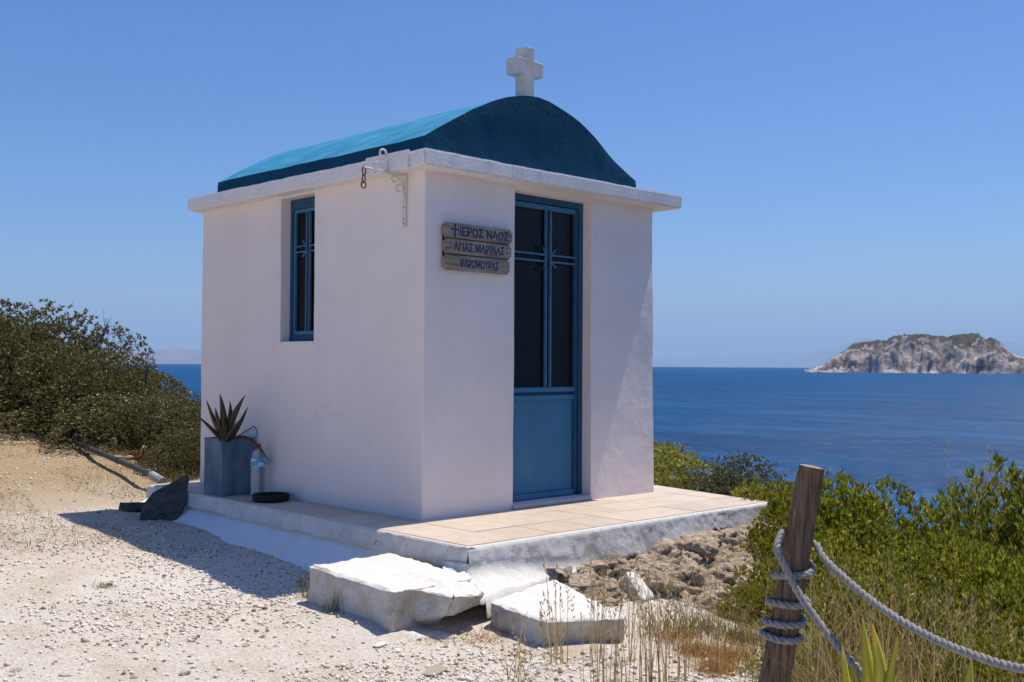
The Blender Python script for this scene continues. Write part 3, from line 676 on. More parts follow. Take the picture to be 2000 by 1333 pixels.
# door: frame, leaf rails, kick panel, panes, iron cross bars with finials
def door():
    Yd = 0.088
    d = bbox('door', DOOR[0]+0.055, DOOR[1]-0.05, Yd+0.035, Yd+0.05, 0.05, 2.06, M['door'], chapel, 0)
    bm_ = M['door']
    fr = MB()
    fr.box(DOOR[0], DOOR[0]+0.05, Yd-0.01, Yd+0.06, 0.03, 2.118).box(DOOR[1]-0.042, DOOR[1], Yd-0.01, Yd+0.06, 0.03, 2.118).box(DOOR[0]+0.05, DOOR[1]-0.042, Yd-0.01, Yd+0.06, 2.075, 2.118)
    fr.build('door_frame', M['frame'], d)
    x0, x1 = DOOR[0]+0.053, DOOR[1]-0.045
    for (a, b_) in ((x0, x0+0.03), (x1-0.03, x1)): bbox('stile', a, b_, Yd, Yd+0.033, 0.036, 2.072, M['frame'], d, 0.003)
    for (a, b_) in ((0.036, 0.075), (0.715, 0.745), (0.768, 0.80), (2.035, 2.07)): bbox('rail', x0+0.031, x1-0.031, Yd+0.001, Yd+0.032, a, b_, bm_, d, 0.003)
    bbox('kick_panel', x0+0.03, x1-0.03, Yd+0.022, Yd+0.034, 0.07, 0.72, bm_, d, 0)
    bbox('dark_rail', x0+0.03, x1-0.03, Yd+0.018, Yd+0.032, 0.745, 0.768, M['frame'], d, 0)
    xm0, xm1 = 1.182, 1.228; zh0, zh1 = 1.676, 1.722
    bars = []
    for xx in (xm0, xm1): bbox('glazing_bar', xx-0.007, xx+0.007, Yd-0.002, Yd+0.02, 0.80, 2.036, M['bar'], d, 0.002)
    for zz in (zh0, zh1):
        bbox('glazing_bar', x0+0.031, xm0-0.008, Yd-0.001, Yd+0.019, zz-0.006, zz+0.006, M['bar'], d, 0.002)
        bbox('glazing_bar', xm1+0.008, x1-0.031, Yd-0.001, Yd+0.019, zz-0.006, zz+0.006, M['bar'], d, 0.002)
    for sx, xx in ((-1, xm0), (1, xm1)):
        for sz, zz in ((-1, zh0), (1, zh1)):
            mb = MB(); p0 = np.array((xx+sx*0.006, Yd-0.004, zz+sz*0.006)); p1 = p0+np.array((sx*0.042, -0.006, sz*0.046))
            mb.tube([p0, p1], 0.0055, 6)
            o = mb.build('cross_ray', M['bar'], d)
            mb = MB(); mb.lathe([(0.0, -0.013), (0.010, -0.009), (0.014, 0), (0.010, 0.009), (0.0, 0.013)], 10)
            k = mb.build('finial', M['black'], d, True); k.location = p1
    for (a, b_, z0, z1) in ((x0+0.02, xm0, 0.79, zh0), (xm1, x1-0.02, 0.79, zh0), (x0+0.02, xm0, zh1, 2.05), (xm1, x1-0.02, zh1, 2.05), (xm0, xm1, 0.79, 2.05), (x0+0.02, xm0, zh0, zh1), (xm1, x1-0.02, zh0, zh1)):
        bbox('door_pane', a+0.001, b_-0.001, Yd+0.024, Yd+0.030, z0+0.001, z1-0.001, M['pane'], d, 0)
    bbox('threshold', DOOR[0]-0.006, DOOR[1]-0.004, -0.018, 0.09, 0.0, 0.028, M['marble'], chapel, 0.004)
door()
def window():
    Xw = 0.088
    o = bbox('window', Xw+0.035, Xw+0.05, WIN[0]+0.02, WIN[1]-0.02, WIN[2]+0.02, WIN[3]-0.03, M['door'], chapel, 0)
    y0, y1, z0, z1 = WIN[0], WIN[1], WIN[2]+0.004, WIN[3]-0.004
    f = MB(); f.box(Xw-0.01, Xw+0.034, y0, y0+0.045, z0, z1).box(Xw-0.01, Xw+0.034, y1-0.03, y1, z0, z1).box(Xw-0.01, Xw+0.034, y0+0.045, y1-0.03, z1-0.07, z1).box(Xw-0.01, Xw+0.034, y0+0.045, y1-0.03, z0, z0+0.045)
    f.build('window_frame', M['frame'], o)
    for a, b_ in ((y0+0.047, y0+0.068), (y1-0.05, y1-0.032)): bbox('stile', Xw, Xw+0.03, a, b_, z0+0.047, z1-0.072, M['door'], o, 0.002)
    for a, b_ in ((z0+0.047, z0+0.075), (z1-0.095, z1-0.072)): bbox('rail', Xw+0.001, Xw+0.029, y0+0.069, y1-0.051, a, b_, M['door'], o, 0.002)
    yc = (y0+y1)/2; ya, yb, za, zb = yc-0.02, yc+0.02, 1.755, 1.795
    for yy in (ya, yb): bbox('glazing_bar', Xw-0.003, Xw+0.015, yy-0.005, yy+0.005, z0+0.076, z1-0.096, M['bar'], o, 0.0015)
    for zz in (za, zb):
        bbox('glazing_bar', Xw-0.002, Xw+0.014, y0+0.07, ya-0.006, zz-0.005, zz+0.005, M['bar'], o, 0.0015)
        bbox('glazing_bar', Xw-0.002, Xw+0.014, yb+0.006, y1-0.052, zz-0.005, zz+0.005, M['bar'], o, 0.0015)
    for sy, yy in ((-1, ya), (1, yb)):
        for sz, zz in ((-1, za), (1, zb)):
            mb = MB(); p0 = np.array((Xw-0.004, yy+sy*0.004, zz+sz*0.004)); mb.tube([p0, p0+np.array((-0.004, sy*0.03, sz*0.034))], 0.005, 6); mb.build('cross_ray', M['bar'], o)
    for (a, b_, c, e) in ((y0+0.06, ya, z0+0.06, za), (yb, y1-0.045, z0+0.06, za), (y0+0.06, ya, zb, z1-0.08), (yb, y1-0.045, zb, z1-0.08), (ya, yb, z0+0.06, z1-0.08), (y0+0.06, ya, za, zb), (yb, y1-0.045, za, zb)):
        bbox('window_pane', Xw+0.019, Xw+0.025, a+0.001, b_-0.001, c+0.001, e-0.001, M['pane'], o, 0)
    bbox('window_sill', -0.012, Xw-0.011, WIN[0]-0.004, WIN[1]+0.006, WIN[2]-0.022, WIN[2]+0.003, M['slab'], chapel, 0.005)
window()
# thickened render patch on the cornice beside the bracket
bbox('cornice_patch', -0.139, -0.118, 0.0, 0.42, H-0.002, H+0.108, M['slab'], chapel, 0.004)

# ------------------------------------------------------------------ tiled platform
PA, PB, PC, PD_, PE = (-0.42, -0.88), (2.42, -0.93), (2.70, 0.45), (2.95, 2.95), (-0.33, 2.95)
POLY = [PA, PB, PC, PD_, PE]
platform = empty('tiled_platform', (1.0, 1.0, 0))
tag(platform, 'beige tiled platform with chipped white kerb under the chapel', 'platform')
platform.location = (0, 0, 0)
def clip(poly, clipper):
    out = list(poly)
    for i in range(len(clipper)):
        a, b_ = clipper[i], clipper[(i+1) % len(clipper)]; inp = out; out = []
        side = lambda p: (b_[0]-a[0])*(p[1]-a[1])-(b_[1]-a[1])*(p[0]-a[0])
        for k in range(len(inp)):
            p, q = inp[k], inp[(k+1) % len(inp)]; sp, sq = side(p), side(q)
            if sp >= 0: out.append(p)
            if sp*sq < 0:
                t = sp/(sp-sq); out.append((p[0]+t*(q[0]-p[0]), p[1]+t*(q[1]-p[1])))
        if not out: return []
    return out
def inset(poly, d):
    c = np.mean(poly, 0); n = len(poly); out = []
    for i in range(n):
        a, b_, c_ = map(np.array, (poly[i-1], poly[i], poly[(i+1) % n]))
        e1 = (b_-a)/np.linalg.norm(b_-a); e2 = (c_-b_)/np.linalg.norm(c_-b_); n1 = np.array((-e1[1], e1[0])); n2 = np.array((-e2[1], e2[0]))
        bis = n1+n2; bis /= np.dot(bis, n1); out.append(tuple(b_+bis*d))
    return out
def prism(name, poly, z0, z1, mat, parent):
    n = len(poly); V = [(x, y, z0) for x, y in poly]+[(x, y, z1) for x, y in poly]
    F = [tuple(range(n))[::-1], tuple(range(n, 2*n))]+[(i, (i+1) % n, (i+1) % n+n, i+n) for i in range(n)]
    return MB().add(V, F).build(name, mat, parent)
prism('screed', inset(POLY, 0.03), -0.24, -0.010, M['grout'], platform)
TP = inset(POLY, 0.022); TS = 0.335
a0 = math.atan2(PB[1]-PA[1], PB[0]-PA[0]); ca, sa = math.cos(a0), math.sin(a0)
for i in range(-1, 12):
    for j in range(-1, 13):
        g = 0.0022; q = [(i*TS+g, j*TS+g), ((i+1)*TS-g, j*TS+g), ((i+1)*TS-g, (j+1)*TS-g), (i*TS+g, (j+1)*TS-g)]
        q = [(PA[0]+0.02+ca*x-sa*y, PA[1]+0.02+sa*x+ca*y) for x, y in q]
        q = clip(q, TP)
        if len(q) < 3: continue
        ar = 0.5*abs(sum(q[k][0]*q[(k+1) % len(q)][1]-q[(k+1) % len(q)][0]*q[k][1] for k in range(len(q))))
        if ar < 0.004: continue
        cx, cy = np.mean(q, 0)
        if 0.2 < cx < W-0.2 and 0.2 < cy < D-0.2: continue
        dz = 0.0012*float(noise(np.array([i*3.1]), np.array([j*2.7]), 0, 5)[0])
        prism('tile', q, -0.0135, -0.0005+dz, M['tile'], platform)
# kerb strips: rough white render along the edges, jagged where it has broken away
def kerb(name, p0, p1, zbot, seed, thick=0.1, jag=0.03, n=90, rows=9, flare=0.0, amp=0.006, fl=None):
    p0, p1 = np.array(p0), np.array(p1); t = np.linspace(0, 1, n); e = (p1-p0)/np.linalg.norm(p1-p0); nn = np.array((e[1], -e[0]))
    L = np.linalg.norm(p1-p0); s_ = t*L
    zb = np.interp(t, [k[0] for k in zbot], [k[1] for k in zbot])+jag*(0.6-1.6*np.abs(fbm(s_*4.5, s_*0, 0, 6, seed)))
    prof = [(-0.045, 0.004, 0), (-0.018, 0.002, 0), (-0.004, -0.001, 0)]
    P = np.zeros((n, 3+rows+2, 3))
    FL = np.full(n, flare) if fl is None else np.interp(t, [k[0] for k in fl], [k[1] for k in fl])*(1+0.4*fbm(s_*4, s_*0, 0, 3, seed+9))
    for i in range(n):
        base = p0+e*s_[i]
        pts = [(-thick*0.55, -0.012), (-0.020, -0.004), (-0.004, -0.008)]
        for k in range(rows):
            f = (k+1)/rows; pts.append((FL[i]*f**1.2, -0.012+(zb[i]+0.012)*f))
        pts += [(-0.035, zb[i]-0.004), (-thick, zb[i]+0.004)]
        for j, (o_, z) in enumerate(pts): P[i, j] = (*(base+nn*o_), z)
    nz = amp*0.55*fbm(P[:, :, 0]*24, P[:, :, 1]*24, P[:, :, 2]*24, 4, seed+3)+0.25*amp*fbm(P[:, :, 0]*4, P[:, :, 1]*4, P[:, :, 2]*4, 2, seed+4)
    nz[:, :2] *= 0.15
    P[:, :, 0] += nn[0]*nz; P[:, :, 1] += nn[1]*nz
    return grid_mesh(name, P, M['lime'] if fl is None else M['skirt'], platform)
kerb('kerb', PA, PB, [(0, -0.235), (0.10, -0.23), (0.2, -0.215), (0.26, -0.20), (0.31, -0.245), (0.40, -0.235), (0.46, -0.20), (0.52, -0.235), (0.545, -0.15), (0.62, -0.135), (0.75, -0.13), (0.9, -0.17), (1, -0.19)], 4, 0.12, 0.034, 300, 12, 0.0, 0.005, [(0, 0.03), (0.3, 0.03), (0.5, 0.026), (1, 0.02)])
kerb('kerb', PE, PA, [(0, -0.10), (0.6, -0.115), (1, -0.125)], 8, 0.1, 0.006, 130, 7, 0.012, 0.005)
kerb('kerb', PB, PC, [(0, -0.19), (1, -0.22)], 12, 0.1, 0.02, 50, 7)
kerb('kerb', PC, PD_, [(0, -0.22), (1, -0.22)], 15, 0.1, 0.02, 50, 7)
# sloping whitewashed plinth along the left side
def plinth():
    ys = np.linspace(3.0, -0.9, 110); us_ = np.linspace(0, 1, 12); P = np.zeros((len(ys), len(us_), 3))
    for i, y in enumerate(ys):
        xe = np.interp(y, [-0.88, 2.95], [-0.42, -0.33]); wid = 0.19+0.035*math.sin(y*1.7)+0.03*float(noise(np.array([y*3]), np.array([0.0]), 0, 6)[0])
        wid *= np.interp(y, [-0.9, -0.4, 2.2, 3.0], [0.9, 1, 1, 0.7])
        g = gz(xe-wid, y)-0.015
        for j, f in enumerate(us_):
            zt = -0.112; z = zt+(g-zt)*(f**0.85); P[i, j] = (xe+0.02-(wid+0.02)*f, y, z)
    P[:, :, 2] += 0.006*fbm(P[:, :, 0]*6, P[:, :, 1]*6, 0, 4, 3)
    grid_mesh('plinth', P, M['plinth'], platform)
plinth()
# swept render skirt at the near corner, down to the crack behind the front step
def skirt():
    top = catmull([(-0.440, -0.70, -0.095), (-0.440, -0.84, -0.085), (-0.425, -0.905, -0.085), (-0.20, -0.912, -0.09), (0.10, -0.918, -0.11), (0.42, -0.925, -0.15)], 16)
    bot = catmull([(-0.66, -0.98, -0.14), (-0.63, -1.09, -0.17), (-0.565, -1.163, -0.207), (-0.30, -1.083, -0.210), (0.10, -0.978, -0.222), (0.36, -0.955, -0.225)], 16)
    k = 26; P = np.zeros((len(top), k, 3)); ts = np.linspace(0, 1, k)
    for i in range(len(top)):
        a, b_ = np.array(top[i]), np.array(bot[i]); jag_ = 0.010*float(fbm(np.array([i*0.23]), np.array([0.0]), 0, 4, 5)[0])
        for j, t in enumerate(ts):
            h = t**2.7; P[i, j, :2] = a[:2]+(b_[:2]-a[:2])*(h+jag_*t); P[i, j, 2] = a[2]+(b_[2]-a[2])*(1-(1-t)**1.15)
        P[i, -1, 2] -= 0.10 if i > 34 else 0.025; P[i, -1, :2] = P[i, -2, :2]
    P[:, 1:, 2] += 0.006*fbm(P[:, 1:, 0]*9, P[:, 1:, 1]*9, 0, 5, 13)+0.004*fbm(P[:, 1:, 0]*30, P[:, 1:, 1]*30, 0, 3, 14)
    grid_mesh('render_skirt', P, M['skirt'], platform)
skirt()
# earth fill right under the platform
def rubble():
    root = empty('rubble_base', (0, 0, 0)); tag(root, 'crumbling tan rubble masonry exposed under the broken front kerb', 'rubble')
    n, k = 250, 84; P = np.zeros((n, k, 3)); ts = np.linspace(0, 1, n); fs = np.linspace(0, 1, k)
    for i, t in enumerate(ts):
        x = 0.12+t*2.45; y0 = np.interp(x, [PA[0], PB[0], 2.7], [PA[1], PB[1], -0.90])
        run = np.interp(x, [0.1, 0.5, 1.1, 1.9, 2.55], [0.30, 0.55, 0.74, 0.70, 0.45])
        ztop = np.interp(x, [0.1, 1.05, 1.15, 2.4], [-0.18, -0.175, -0.10, -0.12])
        ye = y0-run; zb = gz(x, ye)-0.06
        for j, f in enumerate(fs):
            P[i, j] = (x+0.05*f, y0+0.05-(run+0.05)*f, ztop+(zb-ztop)*f**1.15)
    def cells(Q, sc, seed):
        Q = Q*np.array(sc); base = np.floor(Q); d1 = np.full(Q.shape[:2], 9.0); d2 = d1.copy(); idv = np.zeros(Q.shape[:2])
        for dx in (-1, 0, 1):
            for dy in (-1, 0, 1):
                for dz in (-1, 0, 1):
                    c_ = base+np.array((dx, dy, dz)); h_ = [_hash(c_[:, :, 0], c_[:, :, 1], c_[:, :, 2], seed+q_) for q_ in range(4)]
                    dd = np.sqrt(sum((c_[:, :, q_]+h_[q_]-Q[:, :, q_])**2 for q_ in range(3))); cl = dd < d1
                    d2 = np.where(cl, d1, np.minimum(d2, dd)); idv = np.where(cl, h_[3], idv); d1 = np.where(cl, dd, d1)
        return d2-d1, idv
    wq = P+0.03*np.stack([fbm(P[:, :, 0]*9+q_*7, P[:, :, 1]*9, P[:, :, 2]*9, 3, 60+q_) for q_ in range(3)], 2)
    e1_, v1_ = cells(wq, (4.2, 5.5, 6.5), 3); e2_, v2_ = cells(wq, (13, 15, 17), 9)
    nz = 0.03*fbm(P[:, :, 0]*2.6, P[:, :, 1]*2.6, P[:, :, 2]*2.6, 3, 7)+0.12*(v1_-0.5)-0.030*np.clip(1-e1_/0.05, 0, 1)+0.034*(v2_-0.5)-0.010*np.clip(1-e2_/0.08, 0, 1)+0.014*fbm(P[:, :, 0]*38, P[:, :, 1]*38, P[:, :, 2]*38, 3, 11)
    nz *= np.clip(fs*6, 0.15, 1)[None, :]
    P[:, :, 1] -= nz*0.8+0.03*np.clip(fs*8, 0, 1)[None, :]; P[:, :, 2] += nz*0.5
    grid_mesh('mortar', P, M['rubble'], root, False)
    rs = np.random.default_rng(5)
    for q in range(34):
        i = int(rs.uniform(6, n-6)); j = int(rs.uniform(2, k-4)); c = P[i, j]; s_ = rs.uniform(0.022, 0.065)
        bm = bmesh.new(); pts_ = rs.normal(size=(16, 3)); pts_ /= np.linalg.norm(pts_, axis=1)[:, None]; pts_ *= rs.uniform(0.75, 1.1, (16, 1))
        pts_ = np.sign(pts_)*np.abs(pts_)**0.75*np.array((1.3, 0.8, 0.55))*s_
        rot = Matrix.Rotation(rs.uniform(0, 6.28), 3, 'Z') @ Matrix.Rotation(rs.uniform(0.2, 0.9), 3, 'X')
        vs_ = [bm.verts.new(rot @ Vector(p)) for p in pts_]
        r_ = bmesh.ops.convex_hull(bm, input=vs_); bmesh.ops.delete(bm, geom=[g_ for g_ in r_['geom_interior'] if isinstance(g_, bmesh.types.BMVert)], context='VERTS')
        bmesh.ops.subdivide_edges(bm, edges=bm.edges[:], cuts=1, smooth=0.15)
        pc = np.array([v.co[:] for v in bm.verts]); dn = 0.16*s_*fbm(pc[:, 0]*30+q, pc[:, 1]*30, pc[:, 2]*30, 3, q)
        for v, dd in zip(bm.verts, dn): v.co = v.co*(1+float(dd)/max(v.co.length, 1e-4))
        me = bpy.data.meshes.new('stone'); bm.to_mesh(me); bm.free()
        o = link_mesh('stone', me, M['rubble_stone'], root); o.location = c+np.array((0, 0.006, -0.008))
rubble()

# ------------------------------------------------------------------ broken steps and chunks
def steps():
    def hexa(top, bot): return [(*p[:2], p[2]) for p in bot]+[(*p[:2], p[2]) for p in top]
    s1 = empty('side_step'); tag(s1, 'chipped white concrete step against the left side of the platform', 'step')
    rough_block('step_block', hexa([(-1.0, -0.27, -0.106), (-1.075, -1.06, -0.110), (-0.53, -1.05, -0.118), (-0.446, -0.27, -0.104)],
                                   [(-1.01, -0.25, -0.36), (-1.06, -1.03, -0.40), (-0.86, -1.03, -0.42), (-0.446, -0.25, -0.36)]), M['step'], s1, 30, 0.009, 0.026, 3, 14.0)
    rough_block('broken_lip', hexa([(-0.96, -0.99, -0.112), (-0.84, -1.25, -0.145), (-0.575, -1.185, -0.178), (-0.47, -0.92, -0.112)],
                                   [(-0.94, -0.99, -0.31), (-0.83, -1.19, -0.235), (-0.59, -1.15, -0.235), (-0.47, -0.92, -0.26)]), M['step'], s1, 24, 0.016, 0.028, 9, 11.0)
    rough_block('fallen_crust', hexa([(-1.02, -1.08, -0.315), (-1.00, -1.17, -0.325), (-0.80, -1.24, -0.325), (-0.83, -1.13, -0.315)],
                                     [(-1.02, -1.07, -0.38), (-1.00, -1.19, -0.38), (-0.79, -1.26, -0.38), (-0.83, -1.13, -0.38)]), M['step'], s1, 8, 0.008, 0.012, 5)
    s2 = rough_block('front_step', hexa([(-0.560, -1.190, -0.212), (-0.62, -1.62, -0.228), (-0.23, -1.80, -0.238), (0.11, -1.006, -0.215)],
                                        [(-0.545, -1.175, -0.46), (-0.60, -1.58, -0.46), (-0.22, -1.77, -0.46), (0.11, -1.0, -0.46)]), M['step'], None, 30, 0.010, 0.024, 17, 14.0)
    # keep the origin at the step's base
    tag(s2, 'cracked white concrete step in front of the platform corner', 'step')
    c = rough_block('fallen_chunk', hexa([(-0.12, -0.05, 0.055), (0.02, -0.11, 0.05), (0.15, 0.04, 0.045), (0.02, 0.10, 0.06)],
                                         [(-0.13, -0.06, -0.04), (0.03, -0.13, -0.05), (0.16, 0.05, -0.04), (0.02, 0.11, -0.03)]), M['step'], None, 9, 0.010, 0.015, 27)
    p = on_z(1238, 1150, -0.30); c.location = (p[0], p[1], -0.315); c.rotation_euler = (R(38), R(-14), R(28))
    tag(c, 'white angular concrete chunk fallen onto the tan rubble', 'chunk')
steps()

# ------------------------------------------------------------------ sign on the front wall
def sign():
    x0, x1 = 0.130, 0.722
    root = empty('wooden_sign', (0, 0, 0)); tag(root, 'weathered three-plank wooden sign with blue Greek lettering beside the door', 'sign')
    bbox('backing', x0+0.012, x1-0.02, -0.016, -0.006, 1.56, 1.83, M['black'], root, 0)
    rows = [(1.747, 1.840, '\u271D', '\u0399\u0395\u03A1\u039F\u03A3 \u039D\u0391\u039F\u03A3', 0.0), (1.648, 1.741, '', '\u0391\u0393\u0399\u0391\u03A3 \u039C\u0391\u03A1\u0399\u039D\u0391\u03A3', 0.004), (1.546, 1.642, '', '\u03A8\u0391\u03A1\u039F\u039C\u039F\u03A5\u03A1\u0391\u03A3', 0.002)]
    for k, (z0, z1, cr, txt, sh) in enumerate(rows):
        me = MB().box(x0+sh, x1-0.012*k+sh, -0.042, -0.0165, z0, z1).mesh('plank')
        bm = bmesh.new(); bm.from_mesh(me)
        ed = [e for e in bm.edges if abs(e.verts[0].co.y-e.verts[1].co.y) > 0.01]
        bmesh.ops.bevel(bm, geom=ed, offset=0.016, segments=3, affect='EDGES')
        bmesh.ops.bevel(bm, geom=[e for e in bm.edges if abs(e.verts[0].co.y-e.verts[1].co.y) < 0.001 and e.verts[0].co.y < -0.04 and len(e.link_faces) == 2 and e.calc_face_angle(0) > 0.5], offset=0.004, segments=2, affect='EDGES')
        bm.to_mesh(me); bm.free()
        pl = link_mesh('plank', me, M['plank'], root)
        def put(t, cx, w, h):
            cu = bpy.data.curves.new('lettering', 'FONT'); cu.body = t; cu.size = 0.1; cu.extrude = 0.0012; cu.offset = 0.0022; cu.resolution_u = 3
            ob = bpy.data.objects.new('lettering', cu); COL.objects.link(ob); bpy.context.view_layer.update()
            me2 = bpy.data.meshes.new_from_object(ob.evaluated_get(bpy.context.evaluated_depsgraph_get()))
            bpy.data.objects.remove(ob); bpy.data.curves.remove(cu)
            V = np.array([v.co[:] for v in me2.vertices]); lo, hi = V.min(0), V.max(0)
            V[:, 0] = (V[:, 0]-(lo[0]+hi[0])/2)*w/(hi[0]-lo[0])+cx; V[:, 1] = (V[:, 1]-(lo[1]+hi[1])/2)*h/(hi[1]-lo[1])+(z0+z1)/2
            V[:, 1] += 0.003*np.sin(V[:, 0]*60+k); 
            co = np.stack([V[:, 0], -0.0425-V[:, 2], V[:, 1]], 1)
            me2.vertices.foreach_set('co', co.ravel()); me2.update(); me2.materials.clear(); me2.name = 'lettering'
            link_mesh('lettering', me2, M['lettering'], pl)
        mid = (x0+x1)/2
        if k == 0:
            put(txt, mid+0.045, 0.43, 0.058)
            mb = MB(); zc = (z0+z1)/2; cx = x0+0.085
            for (a, b_, c, e) in ((cx-0.005, cx+0.005, zc-0.034, zc+0.034), (cx-0.024, cx-0.0052, zc+0.002, zc+0.012), (cx+0.0052, cx+0.024, zc+0.002, zc+0.012)): mb.box(a, b_, -0.0437, -0.0418, c, e)
            for s_ in (-1, 1): mb.box(cx-0.010, cx+0.010, -0.0437, -0.0418, zc+s_*0.0375-0.003, zc+s_*0.0375+0.003); mb.box(cx+s_*0.027-0.003, cx+s_*0.027+0.003, -0.0437, -0.0418, zc-0.003, zc+0.017)
            mb.build('lettering', M['lettering'], pl)
        elif k == 1:
            put(txt, mid+0.0, 0.44, 0.054)
            for xx in (x0+0.045, x1-0.05):
                mb = MB()
                for dz in (0.022, -0.012):
                    mb.tube([(xx, -0.0437, (z0+z1)/2+dz), (xx, -0.041, (z0+z1)/2+dz)], 0.006, 8)
                mb.build('lettering', M['lettering'], pl)
        else: put(txt, mid+0.0, 0.335, 0.054)
sign()

# ------------------------------------------------------------------ wrought iron bell bracket on the left wall
def bracket():
    Yb = 0.182; root = empty('bell_bracket'); tag(root, 'white wrought-iron scroll bracket with rusty shackle under the cornice', 'bracket')
    bbox('wall_bar', -0.016, -0.001, Yb-0.014, Yb+0.014, 1.81, 2.142, M['white_iron'], root, 0.003)
    for z in (1.835, 1.86, 1.935): 
        mb = MB(); mb.tube([(-0.019, Yb, z), (-0.014, Yb, z)], 0.005, 8); mb.build('screw', M['rust'], root)
    mb = MB(); mb.tube([(-0.01, Yb, 2.13), (-0.145, Yb, 2.136), (-0.33, Yb, 2.148)], 0.007, 6); mb.build('arm', M['white_iron'], root)
    def scroll(name, pts, r_=0.006, mt='white_iron'):
        mb = MB(); mb.tube(catmull([(x, Yb+dy, z) for x, dy, z in pts], 6), r_, 6); mb.build(name, M[mt], root)
    def spiral(cx, cz, a0, a1, ra, rb, n=12): return [(cx+(ra+(rb-ra)*k/n)*math.cos(a0+(a1-a0)*k/n), 0, cz+(ra+(rb-ra)*k/n)*math.sin(a0+(a1-a0)*k/n)) for k in range(n+1)]
    scroll('scroll', spiral(-0.055, 2.045, R(-60), R(-330), 0.014, 0.032)+[(-0.02, 0, 2.07)])
    scroll('scroll', [(-0.02, 0, 2.02), (-0.03, 0, 2.08), (-0.07, 0, 2.115)]+spiral(-0.095, 2.10, R(60), R(330), 0.026, 0.012))
    scroll('scroll', [(-0.15, 0, 2.14), (-0.21, 0, 2.148)]+spiral(-0.225, 2.175, R(-70), R(-330), 0.026, 0.013))
    ring = [(-0.182+0.024*math.cos(a), 0, 2.252+0.024*math.sin(a)) for a in np.linspace(0, 2*math.pi, 17)]
    scroll('ring', ring, 0.007); scroll('ring_stem', [(-0.165, 0, 2.235), (-0.152, 0, 2.19), (-0.148, 0, 2.138)], 0.006)
    link = [(-0.325+0.012*math.cos(a), 0, 2.125+0.028*math.sin(a)) for a in np.linspace(0, 2*math.pi, 15)]
    scroll('shackle', link, 0.005, 'rust')
    link = [(-0.327, 0.014*math.cos(a), 2.078+0.026*math.sin(a)) for a in np.linspace(0, 2*math.pi, 15)]
    scroll('shackle', link, 0.005, 'rust')
    link = [(-0.328+0.017*math.cos(a), 0, 2.04+0.020*math.sin(a)) for a in np.linspace(0, 2*math.pi, 15)]
    scroll('shackle', link, 0.005, 'rust')
bracket()

# ------------------------------------------------------------------ things beside the left wall
def blade(root_p, tip_p, width, bend, mat, parent, name='leaf', thick=0.006, curl=None, n=10, side=None):
    """tapering fleshy leaf: curved spine, shallow V section"""
    a, t = np.array(root_p, float), np.array(tip_p, float); mid = (a+t)/2+np.array(bend, float)
    sp = [(1-k)**2*a+2*k*(1-k)*mid+k*k*t for k in np.linspace(0, 1, n)]
    if curl is not None: sp += [np.array(t)+np.array(c) for c in curl]
    N = len(sp); V = []; F = []
    ax = t-a; side = np.cross(ax, [0.3, 0.5, 0.2]) if side is None else np.array(side, float); side = side/np.linalg.norm(side)
    for i, p in enumerate(sp):
        k = i/(N-1); w = width*(0.8+0.5*math.sin(min(k*2.6, math.pi)*0.9))*(1-k)**0.75+0.0015
        tg = sp[min(i+1, N-1)]-sp[max(i-1, 0)]; tg = tg/(np.linalg.norm(tg)+1e-9); nn = np.cross(tg, side); nn /= np.linalg.norm(nn)+1e-9
        th_ = thick*(1-k)+0.0008
        V += [p-side*w+nn*th_*1.2, p+nn*(-th_*0.2), p+side*w+nn*th_*1.2, p-nn*th_*1.5]
    for i in range(N-1):
        for k in range(4): F.append((i*4+k, i*4+(k+1) % 4, (i+1)*4+(k+1) % 4, (i+1)*4+k))
    F += [(3, 2, 1, 0), tuple((N-1)*4+k for k in range(4))]
    return MB().add(V, F).build(name, mat, parent, True)
